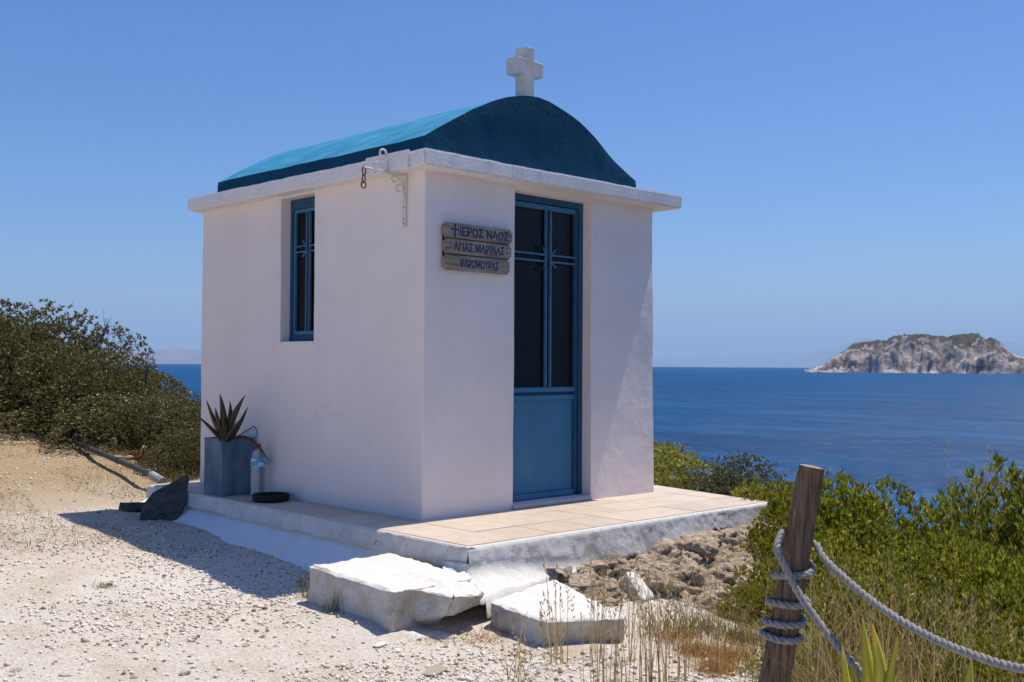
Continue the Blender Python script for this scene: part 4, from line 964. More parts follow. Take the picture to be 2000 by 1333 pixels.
def potted():
    x0, y0, s_, h = -0.30, 1.865, 0.255, 0.405
    root = empty('tin_planter', (x0+s_/2, y0+s_/2, 0)); tag(root, 'rusty faded-blue square tin planter against the left wall', 'planter')
    mb = MB(); a = s_/2; t = 0.004
    for (p, q, r_, u) in ((-a, a, -a, -a+t), (-a, a, a-t, a), (-a, -a+t, -a+t, a-t), (a-t, a, -a+t, a-t)): mb.box(p, q, r_, u, 0.0, h)
    mb.box(-a+t, a-t, -a+t, a-t, 0.0, 0.006)
    o = mb.build('tin_wall', M['tin'], root)
    mb = MB()
    rim = [(-a, -a), (a, -a), (a, a), (-a, a), (-a, -a)]
    for k in range(4): mb.tube([(*rim[k], h), (*rim[k+1], h)], 0.0055, 6)
    mb.build('rim', M['tin'], root)
    bbox('soil', -a+t+0.001, a-t-0.001, -a+t+0.001, a-t-0.001, h-0.06, h-0.025, M['soil'], root, 0)
    # aloe
    cx, cy = x0+s_/2, y0+s_/2; al = empty('aloe_plant', (cx, cy, h-0.03)); tag(al, 'spiky brown-green aloe growing in the blue tin planter', 'plant')
    yv = np.array([math.cos(0.5), -math.sin(0.5), 0])*1.0   # rightwards as seen from the yard
    def pt(u, v, off=0.0):
        d_ = 7.85+off; return np.array(at(u, v, d_))-np.array((cx, cy, h-0.03))
    def px(zx, zy, off=0.0): return pt(340+zx/4.76, 740+zy/4.76, off)
    L = [((360, 590), (300, 200), (-18, 40), 0.018, [(305, 195)]), ((345, 560), (215, 345), (0, 0), 0.020, None), ((375, 590), (345, 335), (0, 10), 0.014, None), ((400, 590), (383, 270), (-14, 0), 0.020, None),
         ((440, 590), (470, 275), (-12, 0), 0.017, None), ((590, 590), (425, 140), (30, -40), 0.027, None), ((560, 590), (520, 210), (45, 0), 0.022, None), ((620, 590), (662, 150), (-28, 20), 0.029, None), ((650, 590), (685, 265), (25, 0), 0.018, None), ((500, 590), (487, 420), (0, 0), 0.013, None), ((430, 600), (380, 380), (10, 0), 0.018, None), ((530, 600), (470, 350), (0, 0), 0.016, None), ((600, 600), (640, 360), (0, 0), 0.02, None)]
    for k, (b_, t_, bd, w, _) in enumerate(L):
        off = random.uniform(-0.07, 0.07); p0 = px(b_[0], b_[1]+12, off); p0 = np.array((np.clip(p0[0], -0.1, 0.1), np.clip(p0[1], -0.1, 0.1), -0.0)); p1 = px(t_[0], t_[1], off*1.3+random.uniform(-0.04, 0.04))
        blade(p0, p1, w*1.12, np.array(yv)*bd[0]/4.76/265+np.array((0, 0, 0.02)), M['aloe'], al, 'leaf', 0.007, side=yv)
    p0 = px(660, 560, -0.05); p0 = np.array((np.clip(p0[0], -0.1, 0.1), np.clip(p0[1], -0.1, 0.1), 0.0))
    blade(p0, px(880, 765, -0.12), 0.017, np.array((0.0, -0.02, 0.19)), M['aloe'], al, 'leaf', 0.006, side=yv*0.5+np.array((0, 0, 0.6)))
    mb = MB(); mb.tube(catmull([p0, px(700, 470, -0.06), px(745, 447, -0.07), px(772, 500, -0.08), px(755, 560, -0.1)], 5), [0.005-0.0018*i/20 for i in range(21)], 5); mb.build('leaf', M['aloe'], al)
    # bottle
    bt = empty('water_bottle', (-0.105, 1.70, 0)); tag(bt, 'clear plastic water bottle with red cap beside the blue planter', 'bottle')
    prof = [(0.0, 0.002), (0.045, 0.001), (0.053, 0.012)]
    for k in range(9):
        z = 0.03+k*0.0205; prof += [(0.0535, z), (0.0535, z+0.011), (0.0495, z+0.0155)]
    prof += [(0.053, 0.225), (0.053, 0.275), (0.048, 0.305), (0.034, 0.33), (0.020, 0.343), (0.0145, 0.347), (0.0145, 0.362)]
    MB().lathe(prof, 28).build('bottle_body', M['bottle'], bt, True)
    MB().lathe([(0.0, 0.379), (0.0175, 0.379), (0.0185, 0.376), (0.0185, 0.350), (0.0155, 0.350)], 20).build('cap', M['red'], bt)
    MB().lathe([(0.0542, 0.216), (0.0542, 0.278)], 28).build('label_band', M['label'], bt, True)
    # black dish
    ds = empty('round_dish', (-0.165, 1.435, 0)); tag(ds, 'low round black dish on the tiles by the left wall', 'dish')
    MB().lathe([(0.0, 0.001), (0.116, 0.001), (0.124, 0.006), (0.128, 0.040), (0.126, 0.048), (0.118, 0.048), (0.114, 0.012), (0.0, 0.010)], 36).build('dish_body', M['black'], ds, True)
    MB().lathe([(0.1285, 0.036), (0.1315, 0.040), (0.1285, 0.046)], 36).build('dish_rim', M['black'], ds, True)
potted()
def slates():
    def slab_obj(name, outline, thick, mat, seed):
        n = len(outline); V = [(x, -thick/2, z) for x, z in outline]+[(x, thick/2, z) for x, z in outline]
        F = [tuple(range(n)), tuple(range(n, 2*n))[::-1]]+[(i, i+n, (i+1) % n+n, (i+1) % n) for i in range(n)]
        me = MB().add(V, F).mesh(name); bm = bmesh.new(); bm.from_mesh(me); bmesh.ops.recalc_face_normals(bm, faces=bm.faces[:])
        bmesh.ops.triangulate(bm, faces=[f for f in bm.faces if len(f.verts) > 4]); bmesh.ops.subdivide_edges(bm, edges=bm.edges[:], cuts=4, use_grid_fill=True)
        for v in bm.verts:
            c = v.co; v.co = c+Vector((0.008, 0.016, 0.008))*float(fbm(np.array([c.x*9]), np.array([c.y*30]), np.array([c.z*9]), 3, seed)[0])
        bmesh.ops.recalc_face_normals(bm, faces=bm.faces[:]); bm.to_mesh(me); bm.free()
        return link_mesh(name, me, mat, None)
    # upright leaning slab
    o = slab_obj('slate_slab', [(-0.16, -0.03), (0.10, -0.03), (0.15, 0.10), (0.185, 0.30), (0.17, 0.335), (0.09, 0.29), (-0.07, 0.20), (-0.14, 0.10)], 0.06, M['slate'], 3)
    b_ = gp(312, 1018); o.location = (b_[0]+0.03, b_[1]+0.02, b_[2]); o.rotation_euler = (R(-22), 0, R(-28)); tag(o, 'dark slate slab leaning on the left rear corner of the platform', 'slate')
    o = slab_obj('slate_slab', [(-0.14, -0.05), (0.10, -0.07), (0.15, 0.0), (0.08, 0.09), (-0.08, 0.07)], 0.06, M['slate'], 5)
    b_ = gp(278, 1000); o.location = (b_[0], b_[1]+0.05, b_[2]+0.03); o.rotation_euler = (R(82), R(4), R(-20)); tag(o, 'low dark slate lying behind the leaning slate slab', 'slate')
slates()
def pipe_and_debris():
    a = gp(128, 866); b_ = gp(300, 957); a = np.array(a)+np.array((0, 0, 0.05)); b_ = np.array(b_)+np.array((0, 0, 0.12))
    root = empty('drain_pipe', tuple(gp(300, 957))); tag(root, 'long dark pipe with pale sleeve lying from bushes to platform', 'pipe')
    c0 = np.array(root.location)
    mid = a+(b_-a)*0.5+np.array((0, 0, 0.0)); mb = MB(); mb.tube(catmull([a-c0, mid-c0, b_-c0], 8), 0.026, 12); mb.build('tube', M['pvc'], root, False)
    dr = (b_-a)/np.linalg.norm(b_-a); mb = MB(); mb.tube([b_-dr*0.05-c0, b_+dr*0.25+np.array((0, 0, -0.02))-c0], [0.034, 0.037], 14); mb.build('sleeve', M['pvc_end'], root)
    mb = MB(); mb.tube([a+dr*1.9-c0, a+dr*2.0-c0], 0.031, 12); mb.build('coupling', M['pvc'], root)
    # support under the pipe near the platform
    p = gp(223, 884); st = empty('cut_stump', tuple(p)); tag(st, 'short pale cut stake standing in straw below the left bushes', 'stake')
    mb = MB(); mb.tube([(0, 0, -0.03), (0.005, 0, 0.07), (-0.005, 0, 0.15)], [0.032, 0.028, 0.022], 9); mb.build('stem', M['driftwood'], st)
    mb = MB(); mb.tube([(0.02, 0, 0.03), (0.08, -0.02, 0.07)], [0.016, 0.010], 7); mb.build('snag', M['driftwood'], st)
    p = gp(285, 908); dl = empty('dead_agave', tuple(p)); tag(dl, 'curled orange-brown dead leaves heaped beside the left bushes', 'dead plant')
    rs = np.random.default_rng(3)
    for k in range(16):
        an = rs.uniform(0, 6.28); L = rs.uniform(0.14, 0.30); t_ = (math.cos(an)*L, math.sin(an)*L, rs.uniform(0.02, 0.2))
        blade((rs.uniform(-.1, .1), rs.uniform(-.1, .1), 0.0), t_, rs.uniform(0.012, 0.026), (0, 0, rs.uniform(0.04, 0.14)), M['dead_leaf'], dl, 'leaf', 0.003)
    for nm, u, v, L_, rz, lab in (('driftwood_piece', 300, 927, 0.32, 0.5, 'pale driftwood piece on the ground right of the dead leaves'), ('driftwood_piece', 240, 902, 0.26, -0.9, 'pale driftwood piece in the straw left of the dead leaves')):
        p = gp(u, v); mb = MB(); mb.tube(catmull([(-L_/2, 0, 0.02), (-L_*0.1, 0.02, 0.04), (L_*0.2, -0.01, 0.035), (L_/2, 0.01, 0.05)], 4), [0.018+0.008*math.sin(i*0.9) for i in range(13)], 8)
        o = mb.build(nm, M['driftwood']); o.location = p; o.rotation_euler = (0, 0, rz); tag(o, lab, 'driftwood')
pipe_and_debris()

# ------------------------------------------------------------------ post and rope
def post_rope():
    dpost = 3.9
    pt_ = np.array(at(1588, 912, dpost)); p_mid = np.array(at(1552, 1080, dpost)); pb = np.array(at(1508, 1345, dpost)); ax = (pt_-pb); ax /= np.linalg.norm(ax)
    g = gz(pb[0], pb[1]); base = pb-ax*((pb[2]-g+0.12)/ax[2])
    root = empty('wooden_post', (base[0], base[1], g)); tag(root, 'leaning weathered round wooden post with rope wound round it', 'post')
    c0 = np.array(root.location); L = np.linalg.norm(pt_-base)
    e1 = np.cross(ax, [0, 1, 0]); e1 /= np.linalg.norm(e1); e2 = np.cross(ax, e1)
    n, k = 40, 34; P = np.zeros((n, k+1, 3))
    for i in range(n):
        t = i/(n-1); c = base+ax*L*t; r_ = 0.0565-0.012*t
        # small kink as in a cut branch
        c = c+e2*0.006*math.sin(t*5)
        for j in range(k+1):
            a_ = 2*math.pi*j/k; q = r_*(1+0.05*float(noise(np.array([math.cos(a_)*2.2]), np.array([math.sin(a_)*2.2]), np.array([t*3]), 4)[0])+0.035*float(noise(np.array([math.cos(a_)*7]), np.array([math.sin(a_)*7]), np.array([t*2.5]), 9)[0]))
            if i == n-1: q *= 0.96
            P[i, j] = c+q*(e1*math.cos(a_)+e2*math.sin(a_))-c0
    grid_mesh('shaft', P, M['post'], root)
    ring = P[-1, :-1]; ctr = ring.mean(0); V = [ctr+ax*0.002]+[ctr+(p-ctr)*0.6+ax*0.001 for p in ring]+[p-ax*0.002 for p in ring]; m_ = len(ring)
    F = [(0, 1+i, 1+(i+1) % m_) for i in range(m_)]+[(1+i, 1+m_+i, 1+m_+(i+1) % m_, 1+(i+1) % m_) for i in range(m_)]
    MB().add(V, F).build('cut_end', M['post_end'], root)
    # rope
    vfw = np.array([fw[0], fw[1], 0]); vfw /= np.linalg.norm(vfw)
    def axis_at(v):
        best = min(np.linspace(0, 1, 400), key=lambda t: abs(proj_v(base+ax*L*t)-v)); return base+ax*L*best, 0.0565-0.012*best
    def proj_v(P_):
        d_ = np.array(P_)-CAM; return 666.5-FPX*np.dot(d_, u2)/np.dot(d_, fw)
    rgt = np.array([vfw[1], -vfw[0], 0])
    def around(v, ang, extra=0.014):
        c, r_ = axis_at(v); f_ = -vfw-ax*np.dot(-vfw, ax); f_ /= np.linalg.norm(f_); s_ = rgt-ax*np.dot(rgt, ax); s_ /= np.linalg.norm(s_)
        return c+(r_+extra)*(f_*math.cos(ang)+s_*math.sin(ang))
    R_ = 0.0128
    def coil(v0, v1, a0_, a1_, n_, ex=0.015): return [around(v0+(v1-v0)*k_/n_, a0_+(a1_-a0_)*k_/n_, ex) for k_ in range(n_+1)]
    def rope(name, pts, label, sub=3, pitch=0.075):
        path = catmull(pts, sub); S_ = [0.0]
        for i in range(1, len(path)): S_.append(S_[-1]+np.linalg.norm(path[i]-path[i-1]))
        nn_ = int(S_[-1]/0.007)+2; s2 = np.linspace(0, S_[-1], nn_); Q = np.stack([np.interp(s2, S_, [p[j] for p in path]) for j in range(3)], 1)
        o0 = Q[0].copy(); o_ = empty(name, tuple(o0)); tag(o_, label, 'rope', 'ropes tied to the leaning post')
        T = np.gradient(Q, axis=0); T /= np.linalg.norm(T, axis=1)[:, None]
        ref = np.cross(T[0], [0, 0, 1.0]); N1 = []
        for t_ in T:
            ref = ref-t_*np.dot(ref, t_); ref /= np.linalg.norm(ref); N1.append(ref.copy())
        N1 = np.array(N1); N2 = np.cross(T, N1)
        for st in range(3):
            ph = 2*math.pi*st/3+s2/pitch*2*math.pi; C = Q+R_*0.52*(N1*np.cos(ph)[:, None]+N2*np.sin(ph)[:, None])-o0
            MB().tube(list(C), R_*0.54, 7).build('strand', M['rope'], o_, True)
        return o_
    PI = math.pi
    upper = [around(1082, PI*1.35, 0.016), around(1072, PI*1.1, 0.016), around(1064, PI*0.8, 0.017), around(1060, PI*0.55, 0.018)]
    upper += [np.array(at(*q)) for q in ((1606, 1086, 3.88), (1640, 1121, 3.80), (1720, 1187, 3.66), (1820, 1246, 3.5), (1920, 1286, 3.36), (2000, 1307, 3.25), (2100, 1316, 3.12), (2260, 1290, 2.95), (2400, 1240, 2.85))]
    rope('rope', upper, 'upper grey twisted rope sagging from behind the post off to the right')
    lower = coil(1248, 1234, -PI*0.95, PI, 12)+coil(1226, 1196, PI*1.15, PI*3, 12)+coil(1186, 1160, PI*3.15, PI*5, 12)+coil(1140, 1092, PI*5.15, PI*6.9, 12)+coil(1066, 1048, PI*7.1, PI*7.55, 4, 0.020)+[np.array(at(*q)) for q in ((1517, 1072, 3.80), (1536, 1113, 3.79), (1562, 1163, 3.78), (1604, 1222, 3.74), (1650, 1278, 3.68), (1700, 1335, 3.6), (1750, 1392, 3.5), (1800, 1450, 3.4), (1840, 1500, 3.3))]
    rope('rope', lower, 'lower grey twisted rope coiled round the post and running down right')
post_rope()

# ------------------------------------------------------------------ vegetation
def leaf_cloud(C, Nrm, per, lsize, rs, spread=0.9, aspect=0.42, droop=0.0):
    """rhombic folded leaves radiating from each clump centre C along Nrm"""
    n = len(C); tot = n*per
    c = np.repeat(C, per, 0); nn = np.repeat(Nrm, per, 0)
    d = rs.normal(size=(tot, 3)); d /= np.linalg.norm(d, axis=1)[:, None]
    d = nn+d*spread; d /= np.linalg.norm(d, axis=1)[:, None]
    d[:, 2] -= droop
    s = rs.normal(size=(tot, 3)); s = np.cross(d, s); s /= np.linalg.norm(s, axis=1)[:, None]+1e-9
    nm = np.cross(d, s)
    L = lsize*rs.uniform(0.6, 1.25, tot)[:, None]; w = L*aspect*rs.uniform(0.75, 1.2, tot)[:, None]
    b = c+d*L*rs.uniform(-0.25, 0.5, tot)[:, None]
    V = np.stack([b, b+d*L*0.48+s*w*0.5+nm*L*0.06, b+d*L, b+d*L*0.48-s*w*0.5+nm*L*0.06], 1).reshape(-1, 3)
    F = np.arange(tot*4).reshape(-1, 4)
    return V, F
def bush_mesh(name, seed, n_cl, per, lsize, spread, aspect=0.42, rough=0.25):
    """unit bush: half-dome radius 1, height 1; uneven lobed crown"""
    rs = np.random.default_rng(seed)
    lob = []; 
    for k in range(11):
        a = rs.uniform(0, 6.28); el = rs.uniform(0.05, 1.35); q = np.array((math.cos(a)*math.cos(el), math.sin(a)*math.cos(el), math.sin(el))); lob.append((q*rs.uniform(0.45, 0.72), rs.uniform(0.28, 0.5)))
    N = n_cl*4; li = rs.integers(len(lob), size=N); core = rs.random(N) > 0.82
    lc = np.array([l[0] for l in lob])[li]; lr = np.array([l[1] for l in lob])[li]
    lc[core] = (0, 0, 0.1); lr[core] = 0.75
    d = rs.normal(size=(N, 3)); d /= np.linalg.norm(d, axis=1)[:, None]
    rad = lr*(1-np.abs(rs.normal(size=N))*0.13)*(1+rough*0.5*fbm(d[:, 0]*2.5+lc[:, 0]*9, d[:, 1]*2.5+lc[:, 1]*9, d[:, 2]*2.5, 3, seed))
    C = lc+d*rad[:, None]; ok = (d[:, 2] > -0.55) & (C[:, 2] > 0); C = C[ok][:n_cl]; d = d[ok][:n_cl]
    C[:, :2] /= np.percentile(np.hypot(C[:, 0], C[:, 1]), 97); C[:, 2] /= C[:, 2].max()
    Nn = d+np.array((0, 0, 0.55)); Nn /= np.linalg.norm(Nn, axis=1)[:, None]
    return C, Nn, rs
BUSH = {}
def bush_variants(kind, mat, n_var, n_cl, per, lsize, spread, aspect, base_r):
    BUSH[kind] = []
    for k in range(n_var):
        C, Nn, rs = bush_mesh(kind, hash_seed(kind)+k*7, n_cl, per, lsize, spread, aspect)
        S = np.array(base_r)
        V, F = leaf_cloud(C*S, Nn, per, lsize, rs, spread, aspect)
        me = mesh_np('foliage', V, F, 4); me.materials.append(mat)
        # stems: from the root out to a sample of clumps
        mb = MB()
        for q in range(26):
            c = C[rs.integers(len(C))]*S*0.96; r0 = np.array((rs.uniform(-.08, .08), rs.uniform(-.08, .08), -0.05))
            mdl = (r0+c)/2+rs.normal(size=3)*0.06; mb.tube(catmull([r0, mdl, c], 4), [0.016-0.0015*i for i in range(9)], 5)
        ms = mb.mesh('stem'); ms.materials.append(M['bark'])
        BUSH[kind].append((me, ms))
def hash_seed(s): return sum(ord(c)*(i+1) for i, c in enumerate(s)) % 1000
bush_variants('mastic', M['leaf_dark'], 4, 5600, 12, 0.029, 0.95, 0.46, (1.05, 1.05, 1.05))
bush_variants('grey', M['leaf_grey'], 2, 3200, 12, 0.024, 0.95, 0.45, (0.8, 0.8, 0.8))
bush_variants('green', M['leaf_green'], 3, 3900, 13, 0.028, 0.7, 0.38, (0.75, 0.75, 0.75))
bush_variants('olive', M['leaf_olive'], 2, 3600, 13, 0.027, 0.8, 0.40, (0.7, 0.7, 0.7))
def bush(name, kind, var, u, dist, topv, r_, label, group, cat='bush', base=None):
    p = np.array(at(u, 800, dist)); g = gz(p[0], p[1]); zt = at(u, topv, dist)[2]
    bs = {'mastic': 1.05, 'grey': 0.8, 'green': 0.75, 'olive': 0.7}[kind]
    root = empty(name, (p[0], p[1], g-0.05), random.uniform(0, 6.28)); tag(root, label, cat, group)
    me, ms = BUSH[kind][var % len(BUSH[kind])]
    top = max(v.co.z for v in me.vertices)
    root.scale = (r_/bs, r_/bs, (zt-g+0.05)/top)
    link_mesh('foliage', me, None, root); link_mesh('stem', ms, None, root)
    return root
GL = 'dark bushes behind the left yard'; GR = 'green bushes on the slope to the sea'
for a in (('mastic_bush', 'mastic', 0, -140, 16.0, 512, 1.8, 'tallest dark bush cut by the left edge of the photo'),
          ('mastic_bush', 'mastic', 1, 20, 15.2, 570, 1.35, 'tall dark mastic bush second from the left edge on the skyline'),
          ('mastic_bush', 'mastic', 2, 125, 14.2, 616, 1.1, 'dark mastic bush on the skyline below the bare grey twigs'),
          ('mastic_bush', 'mastic', 3, 225, 13.4, 674, 0.95, 'dark mastic bush right of the skyline, just left of the sea'),
          ('mastic_bush', 'mastic', 2, -20, 14.5, 712, 1.1, 'low dark bush at the left edge above the tan earth'),
          ('mastic_bush', 'mastic', 1, 115, 13.6, 735, 1.05, 'rounded olive-brown bush above the start of the dark pipe'),
          ('mastic_bush', 'mastic', 3, 250, 12.6, 762, 0.95, 'olive-green bush above the orange dead leaves'),
          ('mastic_bush', 'mastic', 0, 345, 12.0, 756, 0.72, 'dark bush beside the chapel below the strip of sea'),
          ('mastic_bush', 'mastic', 1, 420, 11.6, 760, 0.7, 'dark bush touching the rear left edge of the chapel'),
          ('mastic_bush', 'mastic', 3, 395, 11.0, 790, 0.66, 'olive bush filling the corner behind the planter'),
          ('mastic_bush', 'mastic', 2, 365, 10.6, 862, 0.40, 'small low bush behind the slate slab and planter')):
    bush(*a, GL)
for a in (('low_shrub', 'green', 1, 1296, 9.9, 905, 0.5, 'small yellow-green shrub at the chapel right-hand corner'),
          ('grey_shrub', 'grey', 1, 1345, 10.2, 905, 0.75, 'dull grey-green shrub between chapel corner and larger grey shrub'),
          ('grey_shrub', 'grey', 0, 1425, 9.4, 884, 0.85, 'grey-green shrub behind the right end of the platform'),
          ('green_shrub', 'olive', 0, 1530, 8.1, 930, 0.62, 'olive shrub behind the leaning post, over the platform corner'),
          ('green_shrub', 'green', 0, 1685, 7.8, 914, 0.78, 'bright green shrub just right of the post top'),
          ('green_shrub', 'green', 2, 1835, 7.5, 968, 0.75, 'bright low green shrub in the dip below the sea'),
          ('green_shrub', 'olive', 1, 1990, 7.0, 882, 0.95, 'darker shrub highest at the right edge of the photo'),
          ('green_shrub', 'green', 1, 1640, 6.5, 1010, 0.70, 'green shrub behind the upper rope near the post'),
          ('green_shrub', 'green', 0, 1810, 6.2, 1025, 0.75, 'broad green shrub in the middle of the right slope'),
          ('green_shrub', 'green', 2, 1990, 5.9, 1020, 0.75, 'green shrub low at the right edge, below the darker shrub'),
          ('green_shrub', 'olive', 0, 1482, 6.3, 1140, 0.28, 'small shrub against the rubble left of the post'),
          ('green_shrub', 'green', 2, 1540, 7.4, 985, 0.42, 'green shrub spilling past the right end of the kerb'),
          ('green_shrub', 'olive', 1, 1590, 6.9, 1030, 0.52, 'dark shrub behind the post at the platform end'),
          ('green_shrub', 'green', 1, 1950, 5.0, 1120, 0.55, 'green shrub lowest at the right, above the sagging rope'),
          ('green_shrub', 'green', 0, 1770, 5.2, 1120, 0.5, 'green shrub in the angle between post and sagging rope'),
          ('green_shrub', 'olive', 0, 1655, 5.4, 1150, 0.45, 'olive shrub just right of the rope coils on the post'),
          ('green_shrub', 'green', 2, 1880, 5.5, 1060, 0.62, 'round green shrub above the middle of the sagging rope'),
          ('green_shrub', 'green', 1, 1735, 5.7, 1055, 0.55, 'green shrub between the post and the tall pale flower stalks'),
          ('green_shrub', 'green', 0, 1905, 4.5, 1215, 0.38, 'low green shrub just behind the sagging rope'),
          ('green_shrub', 'green', 1, 1600, 5.0, 1230, 0.30, 'low green shrub glimpsed just right of the post foot'),
          ('green_shrub', 'olive', 0, 1375, 6.1, 1215, 0.24, 'smallest shrub, at the rubble foot behind the tall stalks'),
          ('green_shrub', 'olive', 1, 1440, 5.9, 1225, 0.26, 'low dark shrub at the foot of the rubble')):
    bush(*a, GR)
def hillside_scrub():
    rs = np.random.default_rng(410); n = 620
    x = rs.uniform(2.2, 30, n*3); y = rs.uniform(-14, 30, n*3); d = (x-E0[0])*EN[0]+(y-E0[1])*EN[1]
    dc = np.hypot(x-CAM[0], y-CAM[1]); ok = (d > -2.5) & (d < 26) & (dc > 10.4) & ~((x < 3.6) & (y < 4.2)); x, y, d = x[ok][:n], y[ok][:n], d[ok][:n]
    h = np.where(d < 2.5, 0.13, 0.5)*rs.uniform(0.6, 1.2, len(x)); w = h*rs.uniform(1.0, 1.7, len(x))*np.where(d < 2.5, 2.2, 1.0); z = ground_z(x, y)
    k = 60; dr = rs.normal(size=(len(x), k, 3)); dr /= np.linalg.norm(dr, axis=2)[:, :, None]; dr[:, :, 2] = np.abs(dr[:, :, 2]); q = rs.uniform(0.75, 1.0, (len(x), k, 1))
    C = np.stack([x, y, z], 1)[:, None, :]+dr*q*np.stack([w, w, h], 1)[:, None, :]; N_ = dr+np.array((0, 0, 0.4)); N_ /= np.linalg.norm(N_, axis=2)[:, :, None]
    V, F = leaf_cloud(C.reshape(-1, 3), N_.reshape(-1, 3), 5, 0.085, rs, 0.9, 0.5)
    o = link_mesh('hillside_scrub', mesh_np('hillside_scrub', V, F, 4), M['leaf_olive']); tag(o, 'low scrub covering the slope that falls to the sea', 'scrub', None, 'stuff')
hillside_scrub()
def twigs(name, u, v0, dist, n, length, lean, label, seed):
    rs = np.random.default_rng(seed); b_ = np.array(at(u, v0, dist)); g = gz(b_[0], b_[1])
    root = empty(name, (b_[0], b_[1], g)); tag(root, label, 'dead bush', 'bare twigs above the left bushes')
    mb = MB(); off = b_-np.array(root.location)
    def grow(p, d, L, r_, lev):
        pts = [p]; q = p; 
        for k in range(4):
            d = d+rs.normal(size=3)*0.16; d /= np.linalg.norm(d); q = q+d*L/4; pts.append(q)
        mb.tube(pts, [r_*(1-0.16*k) for k in range(5)], 5)
        if lev > 0:
            for k in range(3):
                t = pts[rs.integers(1, 5)]; dd = d+rs.normal(size=3)*0.55; dd[2] += 0.15; grow(t, dd/np.linalg.norm(dd), L*rs.uniform(0.4, 0.65), r_*0.55, lev-1)
    mb.tube([(0, 0, 0), off*0.5, off], [0.014, 0.012, 0.010], 6)
    for k in range(n):
        d = np.array(lean)+rs.normal(size=3)*0.3; grow(off, d/np.linalg.norm(d), length*rs.uniform(0.6, 1.1), 0.0075, 2)
    mb.build('branch', M['bark'], root)
twigs('dead_twigs', 180, 690, 13.9, 6, 0.42, (0.55, -0.35, 0.55), 'bare grey twigs sticking up on the left bush skyline', 4)
twigs('dead_twigs', 212, 706, 13.6, 5, 0.36, (0.6, -0.4, 0.5), 'bare grey twigs pointing right toward the chapel', 6)
twigs('dead_twigs', 285, 740, 12.9, 3, 0.22, (0.15, -0.1, 0.9), 'thin bare twig against the far hills left of chapel', 9)

def grass(name, pts, hmin, hmax, mat, label, seed, lean=0.35, w=0.0022, seg=4, heads=0.0, kind='stuff'):
    """blades from root points; each a thin tapering strip; optional seed heads"""
    rs = np.random.default_rng(seed); V = []; F = []
    P = np.asarray(pts); n = len(P); h = rs.uniform(hmin, hmax, n); a = rs.uniform(0, 6.28, n); ln = np.abs(rs.normal(size=n))*lean
    fa = rs.uniform(0, 6.28, n)
    vs = []
    for k in range(seg+1):
        t = k/seg; c = P+np.stack([np.cos(a)*ln*h*t**1.7, np.sin(a)*ln*h*t**1.7, h*t*(1-0.25*ln*t)], 1)
        ww = w*(1-0.75*t)*rs.uniform(0.85, 1.15, n); sd_ = np.stack([np.cos(fa), np.sin(fa), 0*fa], 1)*ww[:, None]
        vs += [c-sd_, c+sd_]
    Vv = np.stack(vs, 1).reshape(-1, 3); m_ = 2*(seg+1); idx = np.arange(n)[:, None]*m_
    F = np.concatenate([np.stack([idx[:, 0]+2*k, idx[:, 0]+2*k+1, idx[:, 0]+2*k+3, idx[:, 0]+2*k+2], 1) for k in range(seg)])
    if heads > 0:
        sel = rs.random(n) < heads; tip = (vs[-1][sel]+vs[-2][sel])/2; m2 = len(tip); ex = []
        tip2 = tip
        for q in range(8):
            d_ = rs.normal(size=(m2, 3))*0.35+np.array((0, 0, 1.0))+np.stack([np.cos(a[sel])*ln[sel], np.sin(a[sel])*ln[sel], 0*ln[sel]], 1); d_ /= np.linalg.norm(d_, axis=1)[:, None]
            b_ = tip2-np.array((0, 0, 0.012*q))*rs.uniform(0.6, 1.2); s_ = np.cross(d_, rs.normal(size=(m2, 3))); s_ /= np.linalg.norm(s_, axis=1)[:, None]
            L = 0.024; ex.append(np.stack([b_, b_+d_*L*0.5+s_*0.003, b_+d_*L, b_+d_*L*0.5-s_*0.003], 1).reshape(-1, 3))
        E_ = np.concatenate(ex); n0 = len(Vv); Vv = np.concatenate([Vv, E_]); F = np.concatenate([F, n0+np.arange(len(E_)).reshape(-1, 4)])
    o = link_mesh(name, mesh_np(name, Vv, F, 4), mat)
    return tag(o, label, 'grass', None, kind)
def scatter(cx, cy, sx, sy, n, seed):
    rs = np.random.default_rng(seed); x = cx+rs.normal(size=n)*sx; y = cy+rs.normal(size=n)*sy
    return np.stack([x, y, ground_z(x, y)-0.005], 1)
def scat_list(lst, seed):
    return np.concatenate([scatter(*a, seed+i) for i, a in enumerate(lst)])
def P2(u, v): p = gp(u, v); return p[0], p[1]
# tall dry stalks in front of the steps
pts = []
for i, (u, v, n, s_) in enumerate(((1170, 1345, 16, 0.03), (1205, 1340, 16, 0.03), (1265, 1345, 22, 0.035), (1290, 1350, 16, 0.03), (1330, 1330, 12, 0.03), (1090, 1300, 9, 0.02), (1150, 1290, 8, 0.03), (1395, 1320, 10, 0.03), (1235, 1290, 10, 0.03))):
    x, y = P2(u, v); pts.append(scatter(x, y, s_, s_, n, 50+i))
grass('dry_grass', np.concatenate(pts), 0.25, 0.52, M['straw'], 'tall straw-coloured grass stalks in front of the front step', 61, 0.16, 0.0024, 5, 0.9)
x, y = P2(1010, 1330); grass('dry_grass', scat_list([(x-0.0, y, 0.04, 0.03, 16), (*P2(1085, 1275), 0.03, 0.03, 14)], 70), 0.12, 0.3, M['straw'], 'short leaning straw tuft left of the front step', 62, 0.55, 0.002, 4, 0.7)
# orange dry mat
pts = scat_list([(*P2(1360, 1275), 0.07, 0.05, 700), (*P2(1430, 1285), 0.07, 0.06, 900), (*P2(1400, 1310), 0.06, 0.05, 700), (*P2(1320, 1245), 0.09, 0.05, 600), (*P2(1450, 1250), 0.09, 0.06, 700)], 80)
grass('orange_grass', pts, 0.02, 0.075, M['straw_orange'], 'low matted orange dry grass left of the post foot', 63, 1.2, 0.0016, 4)
